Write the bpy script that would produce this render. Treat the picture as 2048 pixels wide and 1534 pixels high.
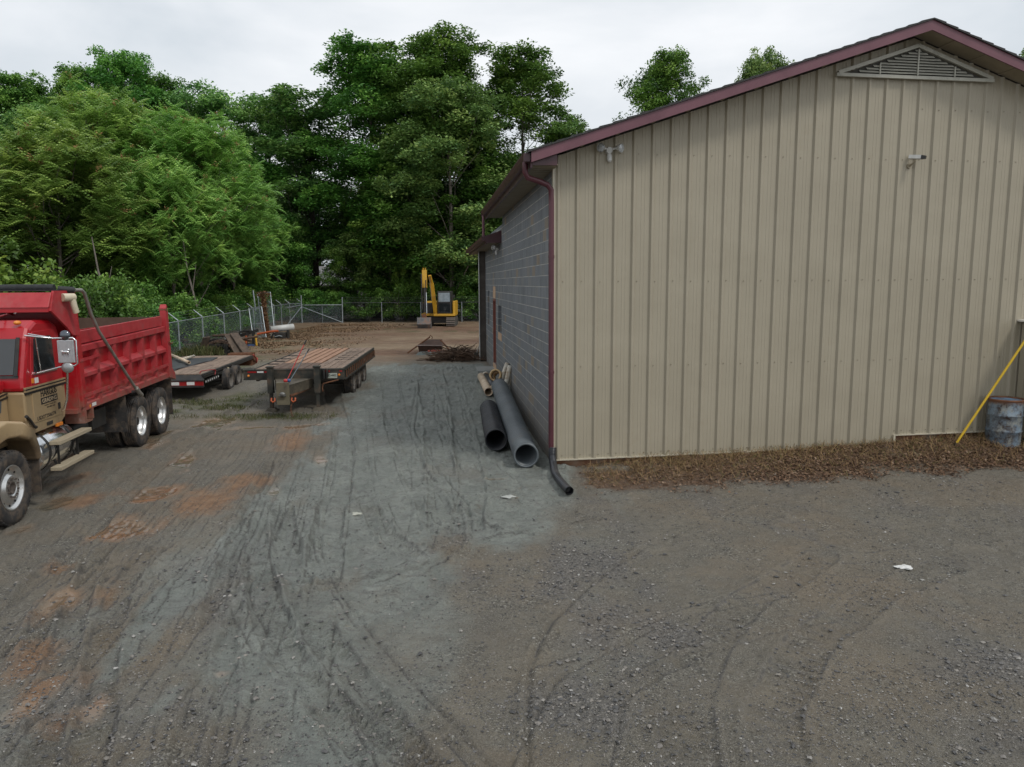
import bpy, bmesh, math, random
import numpy as np
from mathutils import Vector, Matrix
for o in list(bpy.data.objects): bpy.data.objects.remove(o)
SC = bpy.context.scene
COL = SC.collection
R = math.radians
rng = np.random.default_rng(7)
random.seed(7)

# ------------------------------------------------------------------ camera
F_PX, PITCH, ROLL, CAM_H = 1480.0, math.atan(201.7/1480.0), 0.0062, 3.2
fwd = Vector((0, math.cos(PITCH), -math.sin(PITCH)))
r0 = Vector((1, 0, 0)); u0 = r0.cross(fwd)
right = math.cos(ROLL)*r0 - math.sin(ROLL)*u0
up = math.sin(ROLL)*r0 + math.cos(ROLL)*u0
cam_d = bpy.data.cameras.new('camera'); cam = bpy.data.objects.new('camera', cam_d); COL.objects.link(cam)
cam_d.sensor_width = 36.0; cam_d.lens = F_PX*36.0/2048.0; cam_d.clip_start = 0.1; cam_d.clip_end = 2000
cam.matrix_world = Matrix(((right.x, up.x, -fwd.x, 0), (right.y, up.y, -fwd.y, 0), (right.z, up.z, -fwd.z, CAM_H), (0, 0, 0, 1)))
SC.camera = cam

# ------------------------------------------------------------------ world: overcast sky
SUN_EL, SUN_AZ = R(50), R(128)      # azimuth clockwise from +Y (behind right of the camera)
W = bpy.data.worlds.new('World'); SC.world = W; W.use_nodes = True
nt = W.node_tree; nt.nodes.clear(); N = nt.nodes.new; Lk = nt.links.new
wo = N('ShaderNodeOutputWorld'); bg = N('ShaderNodeBackground'); bg.inputs[1].default_value = 0.1
sky = N('ShaderNodeTexSky'); sky.sky_type = 'NISHITA'; sky.sun_disc = False
sky.sun_elevation = SUN_EL; sky.sun_rotation = SUN_AZ; sky.air_density = 1.5; sky.dust_density = 4
tc = N('ShaderNodeTexCoord'); mp = N('ShaderNodeMapping'); mp.inputs['Scale'].default_value = (1, 1, 2.6)
n1 = N('ShaderNodeTexNoise'); n1.inputs['Scale'].default_value = 2.3; n1.inputs['Detail'].default_value = 6; n1.inputs['Roughness'].default_value = .5
n1.inputs['Distortion'].default_value = .3
cr = N('ShaderNodeValToRGB'); cr.color_ramp.elements[0].position = .36; cr.color_ramp.elements[1].position = .64
cr.color_ramp.elements[0].color = (6.6, 7.15, 7.7, 1); cr.color_ramp.elements[1].color = (9.4, 9.6, 9.9, 1)
mx = N('ShaderNodeMix'); mx.data_type = 'RGBA'; mx.inputs[0].default_value = .93
Lk(tc.outputs['Generated'], mp.inputs[0]); Lk(mp.outputs[0], n1.inputs[0]); Lk(n1.outputs[0], cr.inputs[0])
Lk(sky.outputs[0], mx.inputs[6]); Lk(cr.outputs[0], mx.inputs[7]); Lk(mx.outputs[2], bg.inputs[0]); Lk(bg.outputs[0], wo.inputs[0])
sd = bpy.data.lights.new('sun', 'SUN'); sd.energy = 1.4; sd.angle = R(12); sd.color = (1, .97, .92)
so = bpy.data.objects.new('sun', sd); COL.objects.link(so)
sdir = Vector((math.sin(SUN_AZ)*math.cos(SUN_EL), math.cos(SUN_AZ)*math.cos(SUN_EL), math.sin(SUN_EL)))
so.rotation_euler = sdir.to_track_quat('Z', 'Y').to_euler()
SC.view_settings.view_transform = 'Standard'; SC.view_settings.look = 'None'; SC.view_settings.gamma = 1
SC.view_settings.exposure = 0.08; SC.view_settings.use_curve_mapping = False
SC.cycles.max_bounces = 6; SC.cycles.transparent_max_bounces = 24; SC.cycles.use_denoising = True

# ------------------------------------------------------------------ helpers
def tag(o, label=None, cat=None, group=None, kind=None):
    if label: o['label'] = label
    if cat: o['category'] = cat
    if group: o['group'] = group
    if kind: o['kind'] = kind
    return o
def empty(name, loc, rz=0.0, label=None, cat=None, group=None):
    o = bpy.data.objects.new(name, None); o.location = loc; o.rotation_euler = (0, 0, rz); o.empty_display_size = .2
    COL.objects.link(o); return tag(o, label, cat, group)

def mat(name, c1, c2=None, rough=.6, metal=0.0, scale=6.0, dirt=None, dirt_amt=.0, dirt_scale=3.0, bump=0.0, bscale=60.0, stretch=(1, 1, 1), spec=.5, rough2=None, coat=0.0, c_pos=(.35, .65), mud=None):
    m = bpy.data.materials.new(name); m.use_nodes = True
    t = m.node_tree; b = t.nodes['Principled BSDF']; n = t.nodes.new; l = t.links.new
    c2 = c2 or c1
    tc = n('ShaderNodeTexCoord'); mp = n('ShaderNodeMapping'); mp.inputs['Scale'].default_value = stretch
    l(tc.outputs['Object'], mp.inputs[0])
    no = n('ShaderNodeTexNoise'); no.inputs['Scale'].default_value = scale; no.inputs['Detail'].default_value = 6; no.inputs['Roughness'].default_value = .6
    l(mp.outputs[0], no.inputs[0])
    r = n('ShaderNodeValToRGB'); r.color_ramp.elements[0].position, r.color_ramp.elements[1].position = c_pos
    r.color_ramp.elements[0].color = (*c1, 1); r.color_ramp.elements[1].color = (*c2, 1)
    l(no.outputs[0], r.inputs[0]); out = r.outputs[0]
    b.inputs['Roughness'].default_value = rough; b.inputs['Metallic'].default_value = metal; b.inputs['Specular IOR Level'].default_value = spec
    if coat: b.inputs['Coat Weight'].default_value = coat; b.inputs['Coat Roughness'].default_value = .15
    if dirt:
        d = n('ShaderNodeTexNoise'); d.inputs['Scale'].default_value = dirt_scale; d.inputs['Detail'].default_value = 8; d.inputs['Roughness'].default_value = .7
        l(tc.outputs['Object'], d.inputs[0])
        dr = n('ShaderNodeMapRange'); dr.inputs[1].default_value = .62-.35*dirt_amt; dr.inputs[2].default_value = .78-.25*dirt_amt; dr.inputs[4].default_value = min(1, .5+dirt_amt)
        l(d.outputs[0], dr.inputs[0])
        mm = n('ShaderNodeMix'); mm.data_type = 'RGBA'; l(dr.outputs[0], mm.inputs[0]); l(out, mm.inputs[6]); mm.inputs[7].default_value = (*dirt, 1); out = mm.outputs[2]
        rr = n('ShaderNodeMapRange'); rr.inputs[3].default_value = rough; rr.inputs[4].default_value = .85 if rough2 is None else rough2
        l(dr.outputs[0], rr.inputs[0]); l(rr.outputs[0], b.inputs['Roughness'])
        if metal > 0:
            m2 = n('ShaderNodeMapRange'); m2.inputs[3].default_value = metal; m2.inputs[4].default_value = 0; l(dr.outputs[0], m2.inputs[0]); l(m2.outputs[0], b.inputs['Metallic'])
    if mud:     # road splash caked on the lower parts
        sp = n('ShaderNodeSeparateXYZ'); l(tc.outputs['Object'], sp.inputs[0]); z_ = n('ShaderNodeMapRange'); l(sp.outputs[2], z_.inputs[0]); z_.inputs[1].default_value = mud[1]; z_.inputs[2].default_value = mud[0]
        mn = n('ShaderNodeTexNoise'); mn.inputs['Scale'].default_value = 7; mn.inputs['Detail'].default_value = 9; mn.inputs['Roughness'].default_value = .75; l(tc.outputs['Object'], mn.inputs[0])
        ma = n('ShaderNodeMath'); ma.operation = 'MULTIPLY_ADD'; l(mn.outputs[0], ma.inputs[0]); ma.inputs[1].default_value = 1.6; l(z_.outputs[0], ma.inputs[2]); mr_ = n('ShaderNodeMapRange'); l(ma.outputs[0], mr_.inputs[0]); mr_.inputs[1].default_value = .95; mr_.inputs[2].default_value = 1.6; mr_.inputs[4].default_value = .8
        m3 = n('ShaderNodeMix'); m3.data_type = 'RGBA'; l(mr_.outputs[0], m3.inputs[0]); l(out, m3.inputs[6]); m3.inputs[7].default_value = (.17, .125, .088, 1); out = m3.outputs[2]
    l(out, b.inputs['Base Color'])
    if bump:
        bn = n('ShaderNodeTexNoise'); bn.inputs['Scale'].default_value = bscale; bn.inputs['Detail'].default_value = 5; l(mp.outputs[0], bn.inputs[0])
        bu = n('ShaderNodeBump'); bu.inputs['Strength'].default_value = bump; bu.inputs['Distance'].default_value = .02
        l(bn.outputs[0], bu.inputs['Height']); l(bu.outputs[0], b.inputs['Normal'])
    return m

class MB:
    """collects shapes in metres and links them as ONE mesh object"""
    def __init__(s, org=(0, 0, 0)): s.v = []; s.f = []; s.n = 0; s.org = np.array(org, float); s.sm = []
    def add(s, vs, fs, smooth=False):
        vs = np.asarray(vs, float).reshape(-1, 3); s.v.append(vs)
        for f in fs: s.f.append([i+s.n for i in f]); s.sm.append(smooth)
        s.n += len(vs); return s
    def hexa(s, p):   # 8 points: bottom 4, top 4
        return s.add(p, [(3, 2, 1, 0), (4, 5, 6, 7), (0, 1, 5, 4), (1, 2, 6, 5), (2, 3, 7, 6), (3, 0, 4, 7)])
    def box(s, x0, x1, y0, y1, z0, z1):
        return s.hexa([(x0, y0, z0), (x1, y0, z0), (x1, y1, z0), (x0, y1, z0), (x0, y0, z1), (x1, y0, z1), (x1, y1, z1), (x0, y1, z1)])
    def bbox(s, x0, x1, y0, y1, z0, z1, b=.01):
        bm = bmesh.new(); bmesh.ops.create_cube(bm, size=1)
        for v in bm.verts: v.co = Vector(((x0+x1)/2+v.co.x*(x1-x0), (y0+y1)/2+v.co.y*(y1-y0), (z0+z1)/2+v.co.z*(z1-z0)))
        bmesh.ops.bevel(bm, geom=list(bm.edges), offset=b, segments=2, affect='EDGES', profile=.6)
        bm.verts.index_update(); s.add([v.co[:] for v in bm.verts], [[v.index for v in f.verts] for f in bm.faces]); bm.free(); return s
    def beam(s, a, b, w, h, upv=(0, 0, 1)):   # box from a to b, width w (side), height h
        a = Vector(a); b = Vector(b); d = (b-a).normalized(); sd = d.cross(Vector(upv))
        if sd.length < 1e-4: sd = d.cross(Vector((1, 0, 0)))
        sd.normalize(); u = sd.cross(d)
        q = [a-sd*w/2-u*h/2, a+sd*w/2-u*h/2, b+sd*w/2-u*h/2, b-sd*w/2-u*h/2, a-sd*w/2+u*h/2, a+sd*w/2+u*h/2, b+sd*w/2+u*h/2, b-sd*w/2+u*h/2]
        return s.hexa([x[:] for x in q])
    def prism(s, poly, axis, a, b):   # poly of 2D points; axis 'x','y','z' extruded from a to b
        n = len(poly)
        def P(u, v, w): return {'x': (w, u, v), 'y': (u, w, v), 'z': (u, v, w)}[axis]
        vs = [P(u, v, a) for u, v in poly]+[P(u, v, b) for u, v in poly]
        fs = [list(range(n))[::-1], list(range(n, 2*n))]+[(i, (i+1) % n, n+(i+1) % n, n+i) for i in range(n)]
        return s.add(vs, fs)
    def tube(s, pts, r, n=10, caps=True, smooth=True):
        pts = [Vector(p) for p in pts]; k = len(pts); rs = r if hasattr(r, '__len__') else [r]*k
        vs = []; ref = None
        for i, p in enumerate(pts):
            d = (pts[min(i+1, k-1)]-pts[max(i-1, 0)])
            if d.length < 1e-9: d = Vector((0, 0, 1))
            d.normalize()
            if ref is None: ref = d.orthogonal().normalized()
            ref = (ref-d*ref.dot(d))
            if ref.length < 1e-5: ref = d.orthogonal()
            ref.normalize(); q = d.cross(ref)
            for j in range(n):
                a = 2*math.pi*j/n; vs.append((p+(ref*math.cos(a)+q*math.sin(a))*rs[i])[:])
        fs = [(i*n+j, i*n+(j+1) % n, (i+1)*n+(j+1) % n, (i+1)*n+j) for i in range(k-1) for j in range(n)]
        s.add(vs, fs, smooth)
        if caps: s.add(vs[:n], [list(range(n))[::-1]]); s.add(vs[-n:], [list(range(n))])
        return s
    def lathe(s, prof, c, axis='z', n=32, smooth=True, closed=False):   # prof (r, h)
        vs = []
        for r, h in prof:
            for j in range(n):
                a = 2*math.pi*j/n; x, y = r*math.cos(a), r*math.sin(a)
                p = {'z': (x, y, h), 'y': (x, h, y), 'x': (h, x, y)}[axis]; vs.append((c[0]+p[0], c[1]+p[1], c[2]+p[2]))
        k = len(prof); fs = []
        for i in range(k-1 if not closed else k):
            i2 = (i+1) % k
            for j in range(n): fs.append((i*n+j, i*n+(j+1) % n, i2*n+(j+1) % n, i2*n+j))
        return s.add(vs, fs, smooth)
    def sphere(s, c, r, n=12, m=8, sc=(1, 1, 1)):
        pr = []; vs = []; fs = []
        for i in range(m+1):
            t = math.pi*i/m
            for j in range(n):
                a = 2*math.pi*j/n; vs.append((c[0]+r*sc[0]*math.sin(t)*math.cos(a), c[1]+r*sc[1]*math.sin(t)*math.sin(a), c[2]+r*sc[2]*math.cos(t)))
        for i in range(m):
            for j in range(n): fs.append((i*n+j, (i+1)*n+j, (i+1)*n+(j+1) % n, i*n+(j+1) % n))
        return s.add(vs, fs, True)
    def build(s, name, m, parent=None, label=None, loc=None, bevel=0.0):
        vs = np.concatenate(s.v)-s.org; me = bpy.data.meshes.new(name)
        me.from_pydata(vs.tolist(), [], s.f); me.polygons.foreach_set('use_smooth', s.sm)
        me.materials.append(m); me.validate(); me.update()
        bm = bmesh.new(); bm.from_mesh(me); bmesh.ops.recalc_face_normals(bm, faces=bm.faces); bm.to_mesh(me); bm.free()
        o = bpy.data.objects.new(name, me); COL.objects.link(o)
        if parent: o.parent = parent
        if loc is not None: o.location = loc
        if label: o['label'] = label
        if bevel:
            md = o.modifiers.new('edge', 'BEVEL'); md.width = bevel; md.segments = 2; md.limit_method = 'ANGLE'; md.angle_limit = R(40)
        return o

def mesh_np(name, verts, faces, m, parent=None, smooth=False, attrs=None, nside=4):
    me = bpy.data.meshes.new(name); nv, nf = len(verts), len(faces)
    me.vertices.add(nv); me.vertices.foreach_set('co', np.ascontiguousarray(verts, dtype=np.float32).ravel())
    me.loops.add(nf*nside); me.loops.foreach_set('vertex_index', np.ascontiguousarray(faces, dtype=np.int32).ravel())
    me.polygons.add(nf); me.polygons.foreach_set('loop_start', np.arange(0, nf*nside, nside, dtype=np.int32))
    try: me.polygons.foreach_set('loop_total', np.full(nf, nside, dtype=np.int32))
    except Exception: pass
    me.polygons.foreach_set('use_smooth', np.full(nf, smooth, dtype=bool))
    me.update(calc_edges=True)
    for k, a in (attrs or {}).items():
        at = me.color_attributes.new(k, 'FLOAT_COLOR', 'POINT'); at.data.foreach_set('color', np.ascontiguousarray(a, dtype=np.float32).ravel())
    me.materials.append(m); o = bpy.data.objects.new(name, me); COL.objects.link(o)
    if parent: o.parent = parent
    return o

def copy_tree(o, parent=None):
    c = o.copy(); COL.objects.link(c)
    if parent: c.parent = parent
    for ch in list(o.children): copy_tree(ch, c)
    return c

def gz(x, y):     # lie of the land: level yard, a low rise towards the back
    y = np.asarray(y, float); x = np.asarray(x, float)
    z = .28*np.clip((y-17)/9, 0, 1)
    wall = 12.65+(x-.72)*.156
    m = np.clip(1-np.abs(y-wall)/1.3, 0, 1)*np.clip((x-1.2)/1.5, 0, 1)
    z = z+m*m*(3-2*m)*(.07+.022*np.clip(x-2, 0, 9))
    return z
def gzf(x, y): return float(gz(x, y))

def fbm(x, y, sc, oct=4, seed=0, rough=.5):
    r = np.zeros(np.broadcast(x, y).shape); amp = 1; tot = 0
    for o in range(oct):
        g = np.random.default_rng(seed*31+o).random((256, 256)); f = sc*2**o
        X = (x*f) % 256; Y = (y*f) % 256; xi = X.astype(int); yi = Y.astype(int); fx = X-xi; fy = Y-yi
        fx = fx*fx*(3-2*fx); fy = fy*fy*(3-2*fy); x1 = (xi+1) % 256; y1 = (yi+1) % 256; xi %= 256; yi %= 256
        r = r+amp*((g[xi, yi]*(1-fx)+g[x1, yi]*fx)*(1-fy)+(g[xi, y1]*(1-fx)+g[x1, y1]*fx)*fy); tot += amp; amp *= rough
    return r/tot
# ------------------------------------------------------------------ ground
TRACKS = [
 ([(-3.29, 10.24), (-2.64, 8.3), (-2.15, 7.2), (-1.64, 6.15), (-1.1, 5.29), (-0.63, 4.55), (-.2, 3.7)], .16, .030, 1),
 ([(-2.89, 8.0), (-2.5, 7.08), (-2.09, 6.25), (-1.62, 5.5), (-1.19, 4.97), (-0.86, 4.55), (-.4, 3.8)], .17, .026, 1),
 ([(-2.1, 4.0), (-2.4, 5.23), (-2.79, 6.26), (-3.1, 7.46), (-3.38, 8.64), (-3.9, 10.74), (-4.33, 12.9)], .10, .022, 1),
 ([(-1.92, 4.1), (-2.24, 5.37), (-2.53, 6.16), (-2.85, 7.21), (-3.2, 8.31)], .10, .020, 0),
 ([(-4.6, 5.8), (-4.75, 6.47), (-5.05, 7.36), (-5.45, 8.85), (-5.96, 11.05), (-6.49, 14.16), (-6.94, 17.31), (-7.09, 20.59)], .15, .020, 0),
 ([(-5.1, 6.2), (-5.45, 7.49), (-5.89, 8.86), (-6.36, 10.8), (-6.88, 13.74), (-7.42, 16.75)], .16, .022, 0),
 ([(-3.0, 4.2), (-3.45, 5.12), (-3.97, 6.18), (-4.36, 6.99), (-4.91, 8.34), (-5.22, 9.62)], .12, .028, 1),
 ([(-2.7, 4.2), (-3.11, 5.11), (-3.49, 5.83), (-3.86, 6.66), (-4.1, 7.35), (-4.4, 8.6)], .13, .026, 1),
 ([(-4.76, 7.23), (-4.17, 6.01), (-3.76, 5.25), (-3.38, 4.58)], .12, .02, 1),
 ([(-3.84, 23.09), (-2.67, 16.59), (-1.64, 12.14), (-0.89, 9.33), (-0.78, 8.77)], .24, .022, 2),
 ([(-2.73, 23.05), (-1.76, 16.57), (-1.22, 12.13), (-0.86, 9.33)], .24, .022, 2),
 ([(-2.12, 25.14), (-1.13, 16.54), (-0.66, 11.8), (-0.59, 9.33)], .22, .022, 2),
 ([(-2.2, 10.71), (-1.78, 9.55), (-1.17, 8.44)], .14, .022, 1),
 ([(-5.74, 23.16), (-3.25, 14.07), (-2.4, 9.36), (-2.07, 7.57)], .2, .022, 2),
 ([(0.07, 4.0), (0.14, 5.87), (0.34, 6.6), (0.82, 7.53), (1.53, 8.56), (3.42, 10.34)], .03, .014, 0),
 ([(3.6, 8.3), (3.37, 8.05), (2.4, 7.13), (1.74, 6.2), (1.32, 5.33), (1.07, 4.2)], .2, .014, 2),
 ([(4.95, 8.03), (3.71, 7.23), (2.63, 6.19), (1.93, 5.19), (1.7, 4.2)], .2, .014, 2),
 ([(-7.11, 19.84), (-6.83, 16.73), (-6.41, 13.33), (-5.8, 10.06), (-5.1, 8.1)], .18, .022, 2),
 ([(-4.3, 13), (-3.9, 11.2), (-3.55, 9.6), (-3.3, 8.2)], .13, .02, 2),
 ([(-1.0, 8.55), (-.3, 8.95), (.4, 9.4), (1.1, 9.7)], .07, .02, 0),
 ([(-2.1, 7.65), (-1.6, 7.75), (-.95, 8.1), (-.6, 8.65)], .06, .02, 0),
 ([(-.7, 10.3), (-.45, 9.6), (-.2, 9.3), (.2, 9.15)], .05, .018, 0),
]
BUNDLES = [   # long parallel sweeps of tyre marks: points, spread, number of lines
 ([(-5.22, 18.76), (-4.05, 13.26), (-3.25, 9.55), (-2.91, 7.42), (-2.74, 6.04), (-2.63, 5.07), (-2.5, 4.0)], .55, 6),
 ([(-4.71, 18.74), (-3.36, 12.3), (-2.7, 9.02), (-2.39, 7.24), (-2.17, 6.03), (-1.98, 5.15), (-1.7, 4.0)], .5, 5),
 ([(-5.6, 17), (-4.76, 13.81), (-4.31, 10.45), (-4.19, 8.37), (-4.14, 6.68), (-4.04, 5.43), (-3.9, 4.4)], .6, 7),
 ([(-5.6, 16), (-5.06, 12.34), (-4.89, 9.85), (-4.79, 7.79), (-4.63, 6.3), (-4.4, 5)], .5, 6),
 ([(-3.3, 10.5), (-2.82, 8.56), (-2.23, 7.09), (-1.57, 5.91), (-1.02, 5.05), (-0.5, 4.2)], .55, 6),
 ([(-1.84, 17.09), (-1.15, 11.43), (-0.83, 8.99), (-1.01, 8.32), (-1.52, 7.74), (-2.08, 7.4)], .4, 4),
 ([(-3.35, 18.7), (-2.01, 12.27), (-1.23, 9.51), (-0.74, 8.89)], .5, 5),
 ([(-4.2, 10), (-3.91, 7.78), (-3.69, 6.54), (-3.42, 5.62), (-2.9, 4.3)], .45, 5),
 ([(2.9, 7.0), (2.14, 6.73), (1.28, 6.22), (0.52, 5.57), (0.16, 4.4)], .5, 4),
 ([(-6.9, 17.5), (-6.3, 14), (-5.75, 11.0), (-5.3, 9), (-5.0, 7.2), (-4.8, 6)], .5, 6),
 ([(-2.3, 22), (-1.7, 16), (-.9, 12.5), (-.2, 10.5), (.5, 9.4)], .7, 5),
 ([(6.05, 8.41), (3.87, 8.04), (2.6, 8.26), (1.14, 7.7)], .4, 3),
 ([(-8.3, 15), (-7.2, 12), (-6.3, 9.7), (-5.7, 8.2)], .5, 5),
]
_r = np.random.default_rng(99)
for pts_, spread, cnt in BUNDLES:
    P_ = np.array(pts_, float); T_ = np.gradient(P_, axis=0); T_ /= np.hypot(*T_.T)[:, None]; N_ = np.c_[-T_[:, 1], T_[:, 0]]
    for q_ in range(cnt):
        o_ = (q_/(cnt-1)-.5)*spread*2*_r.uniform(.8, 1.2); a_, b_ = sorted(_r.uniform(0, 1, 2)); k0, k1 = (0, len(P_)) if _r.random() < .6 else (0, max(3, len(P_)-1))
        TRACKS.append(((P_+N_*(o_+_r.normal(0, .03, len(P_)))[:, None])[k0:k1].tolist(), _r.uniform(.008, .026), _r.uniform(.006, .013), 0 if _r.random() < .55 else 3))
MUD = [(-4.92, 25.03), (-4.09, 26.4), (-1.09, 26.9), (0.6, 22.02), (1.2, 12.96), (0.95, 11.0), (0.35, 9.6), (-0.75, 8.43), (-0.99, 7.97), (-1.76, 7.63), (-2.07, 7.57), (-2.33, 7.02), (-2.72, 6.86), (-2.75, 5.91), (-2.77, 5.24), (-3.11, 5.24), (-3.3, 5.45), (-3.3, 5.91), (-3.41, 6.87), (-3.58, 7.47), (-3.37, 7.87), (-3.56, 8.65), (-3.66, 9.59), (-3.56, 11.0), (-3.61, 12.88), (-4.4, 16.65), (-4.54, 20.5)]
ORANGE = [(-5.56, 11.18, .55, 1.0), (-5.23, 9.51, .5, .8), (-4.59, 7.21, .25, .5), (-4.27, 7.32, .2, .4), (-3.76, 5.46, .25, .45), (-3.47, 5.6, .15, .4), (-4.12, 5.92, .2, .4), (-5.29, 8.19, .2, .35), (-3.37, 5.11, .2, .3), (-8.2, 13.0, .5, 1.2), (-7.28, 12.28, .5, 1.2), (-4.39, 12.05, .5, .9), (-4.5, 15.02, .5, 1.3), (-4.69, 10.76, .5, .8), (-6.4, 10.6, .3, .8)]
PUDDLE = [(-5.6, 11.1, .38, .75), (-5.25, 9.45, .42, .5), (-3.53, 13.26, .16, .7), (-3.68, 11.14, .15, .4), (-5.91, 16.4, .7, .3), (-4.74, 16.66, .5, .3), (-6.81, 10.7, .3, .8), (-6.5, 9.6, .3, .5), (-3.74, 5.2, .14, .22), (-3.22, 5.35, .16, .3), (-2.46, 5.82, .1, .1), (0.03, 10.84, .1, .06), (-1.55, 6.63, .05, .04), (-6.0, 13.2, .25, 1.0), (-7.6, 15.3, .5, 1.2), (-6.9, 17.2, .5, .8), (-.35, 11.9, .3, .07), (.05, 11.35, .12, .05), (-4.62, 7.2, .17, .3)]

def axis_spacing(a, b, step):
    out = [a]
    while out[-1] < b: out.append(out[-1]+step(out[-1]))
    return np.array(out)
xs_mid = np.concatenate([np.arange(-9.6, -5.4, .026), np.arange(-5.4, 2.6, .0115), np.arange(2.6, 10.6, .024)])
ext = np.cumsum(.03*1.14**np.arange(0, 70)); ext = ext[ext < 420]
xs = np.concatenate([(-9.6-ext)[::-1], xs_mid, xs_mid[-1]+ext])
ys_n = axis_spacing(3.2, 32, lambda y: .0027*y+.002)
ext = np.cumsum(.17*1.09**np.arange(0, 70)); ext = ext[ext < 520]
ysb = np.cumsum(.06*1.25**np.arange(0, 30)); ysb = ysb[ysb < 60]
ys = np.concatenate([(3.2-ysb)[::-1], ys_n, ys_n[-1]+ext])
GX, GY = np.meshgrid(xs, ys); nx, ny = len(xs), len(ys)

def poly_sd(px, py, poly):   # signed distance, positive inside
    P = np.array(poly); d = np.full(px.shape, 1e9); ins = np.zeros(px.shape, bool)
    for i in range(len(P)):
        a = P[i-1]; b = P[i]; e = b-a; t = np.clip(((px-a[0])*e[0]+(py-a[1])*e[1])/(e@e), 0, 1)
        d = np.minimum(d, np.hypot(px-a[0]-t*e[0], py-a[1]-t*e[1]))
        c = ((a[1] > py) != (b[1] > py)) & (px < (b[0]-a[0])*(py-a[1])/(b[1]-a[1]+1e-12)+a[0]); ins ^= c
    return np.where(ins, d, -d)
def smooth(pts, n=60):
    P = np.array(pts, float); t = np.concatenate([[0], np.cumsum(np.hypot(*np.diff(P, axis=0).T))]); T = np.linspace(0, t[-1], n)
    Q = np.c_[np.interp(T, t, P[:, 0]), np.interp(T, t, P[:, 1])]
    for _ in range(6): Q[1:-1] = (Q[:-2]+2*Q[1:-1]+Q[2:])/4
    return Q
def track_sl(px, py, Q):
    best = np.full(px.shape, 1e9); S = np.zeros(px.shape); Lt = np.zeros(px.shape); acc = 0
    for i in range(len(Q)-1):
        a, b = Q[i], Q[i+1]; e = b-a; L = np.hypot(*e); t = np.clip(((px-a[0])*e[0]+(py-a[1])*e[1])/(L*L), 0, 1)
        dx = px-a[0]-t*e[0]; dy = py-a[1]-t*e[1]; d = np.hypot(dx, dy); m = d < best
        best[m] = d[m]; S[m] = (acc+t*L)[m]; Lt[m] = (np.sign(dx*e[1]-dy*e[0])*d)[m]; acc += L
    return best, S, Lt

warp = (fbm(GX, GY, 1.1, 4, 3)-.5)
GZ = gz(GX, GY)
near = (GX > -11) & (GX < 12) & (GY > 2.5) & (GY < 34)
GZ = GZ+np.where(near, (fbm(GX, GY, .5, 3, 1)-.5)*.07+(fbm(GX, GY, 2.4, 4, 2)-.5)*.05-np.abs(fbm(GX*.8, GY*1.5, 3.2, 3, 6)-.5)*.05+(fbm(GX, GY, 13.0, 3, 5)-.5)*.016, (fbm(GX, GY, .3, 3, 1)-.5)*.08)
_sd = poly_sd(GX, GY, MUD)
mud = np.clip(.5+(_sd+warp*1.4+(fbm(GX*2.6, GY*.55, 1.0, 4, 88)-.5)*2.0)/(.7+.9*np.clip((GX+1.5)/2, 0, 1)*(GY < 11)), 0, 1)
mud2 = np.clip((fbm(GX*1.0, GY*.5, .9, 4, 9)-.42)*4+.25, 0, 1)*np.clip((12-GY)/4, 0, 1)*np.clip((2.4-GX+warp*5)/4.2, 0, 1)*np.clip((GX+4.9)/.8, 0, 1)*.85
mud = np.maximum(mud, mud2)
org = np.zeros(GX.shape); pud = np.zeros(GX.shape)
ca, sa = math.cos(R(14)), math.sin(R(14))
for lst, arr, wj in ((ORANGE, org, .55), (PUDDLE, pud, .35)):
    for (x, y, rx, ry) in lst:
        X = (GX-x)*ca+(GY-y)*sa; Y = -(GX-x)*sa+(GY-y)*ca
        d = 1.2-np.hypot(X/rx, Y/ry)+warp*wj*4+(fbm(GX*1.6, GY*.8, 2, 4, 11)-.5)*1.3
        np.maximum(arr, np.clip(d/(.8 if wj < .5 else 1.2), 0, 1), out=arr)
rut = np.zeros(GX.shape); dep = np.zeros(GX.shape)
for k, (pts, w, dp, lug) in enumerate(TRACKS):
    Q = smooth(pts); bb = (GX > Q[:, 0].min()-.5) & (GX < Q[:, 0].max()+.5) & (GY > Q[:, 1].min()-.5) & (GY < Q[:, 1].max()+.5)
    px, py = GX[bb], GY[bb]; wob = (fbm(px, py, .8, 2, 40+k)-.5)*.09
    thin = w < .04; wob = wob*(.45 if thin else 1); d, S, Lt = track_sl(px, py, Q); Lt = Lt+wob; d = np.abs(Lt)
    inside = np.clip((w-d)/(.02 if thin else .035), 0, 1); berm = np.exp(-((d-w-.03)/.03)**2)
    dp = dp*1.7; h = -inside*dp*.8+berm*dp*.9*(fbm(px, py, 5, 2, k)*1.4)
    brk = np.clip((fbm(px, py, 1.1, 2, 70+k)-.22)*6, 0, 1); h = h*brk
    if lug: # tyre or crawler tread prints
        per = {1: .075, 2: .13, 3: .09}[lug]
        ph = (S+(np.abs(Lt)*.5 if lug == 1 else 0))/per; g = (np.abs((ph % 1)-.5)*2); h = h+inside*np.clip((g-.4)*6, 0, 1)*dp*.7*brk*np.clip((fbm(px, py, 2.5, 2, 90+k)-.4)*6, 0, 1)
    dep[bb] += h
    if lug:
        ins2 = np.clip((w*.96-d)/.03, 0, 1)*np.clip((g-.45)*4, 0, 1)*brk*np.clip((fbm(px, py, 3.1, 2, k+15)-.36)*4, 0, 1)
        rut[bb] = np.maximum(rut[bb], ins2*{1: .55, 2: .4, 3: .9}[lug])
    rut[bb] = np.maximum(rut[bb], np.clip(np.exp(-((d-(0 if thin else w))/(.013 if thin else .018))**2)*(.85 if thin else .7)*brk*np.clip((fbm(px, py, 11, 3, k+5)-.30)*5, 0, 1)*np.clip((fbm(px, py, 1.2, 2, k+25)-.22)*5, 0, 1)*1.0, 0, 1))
fl = (1-.85*pud)
GZ = GZ+dep*fl-pud*.012
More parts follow.
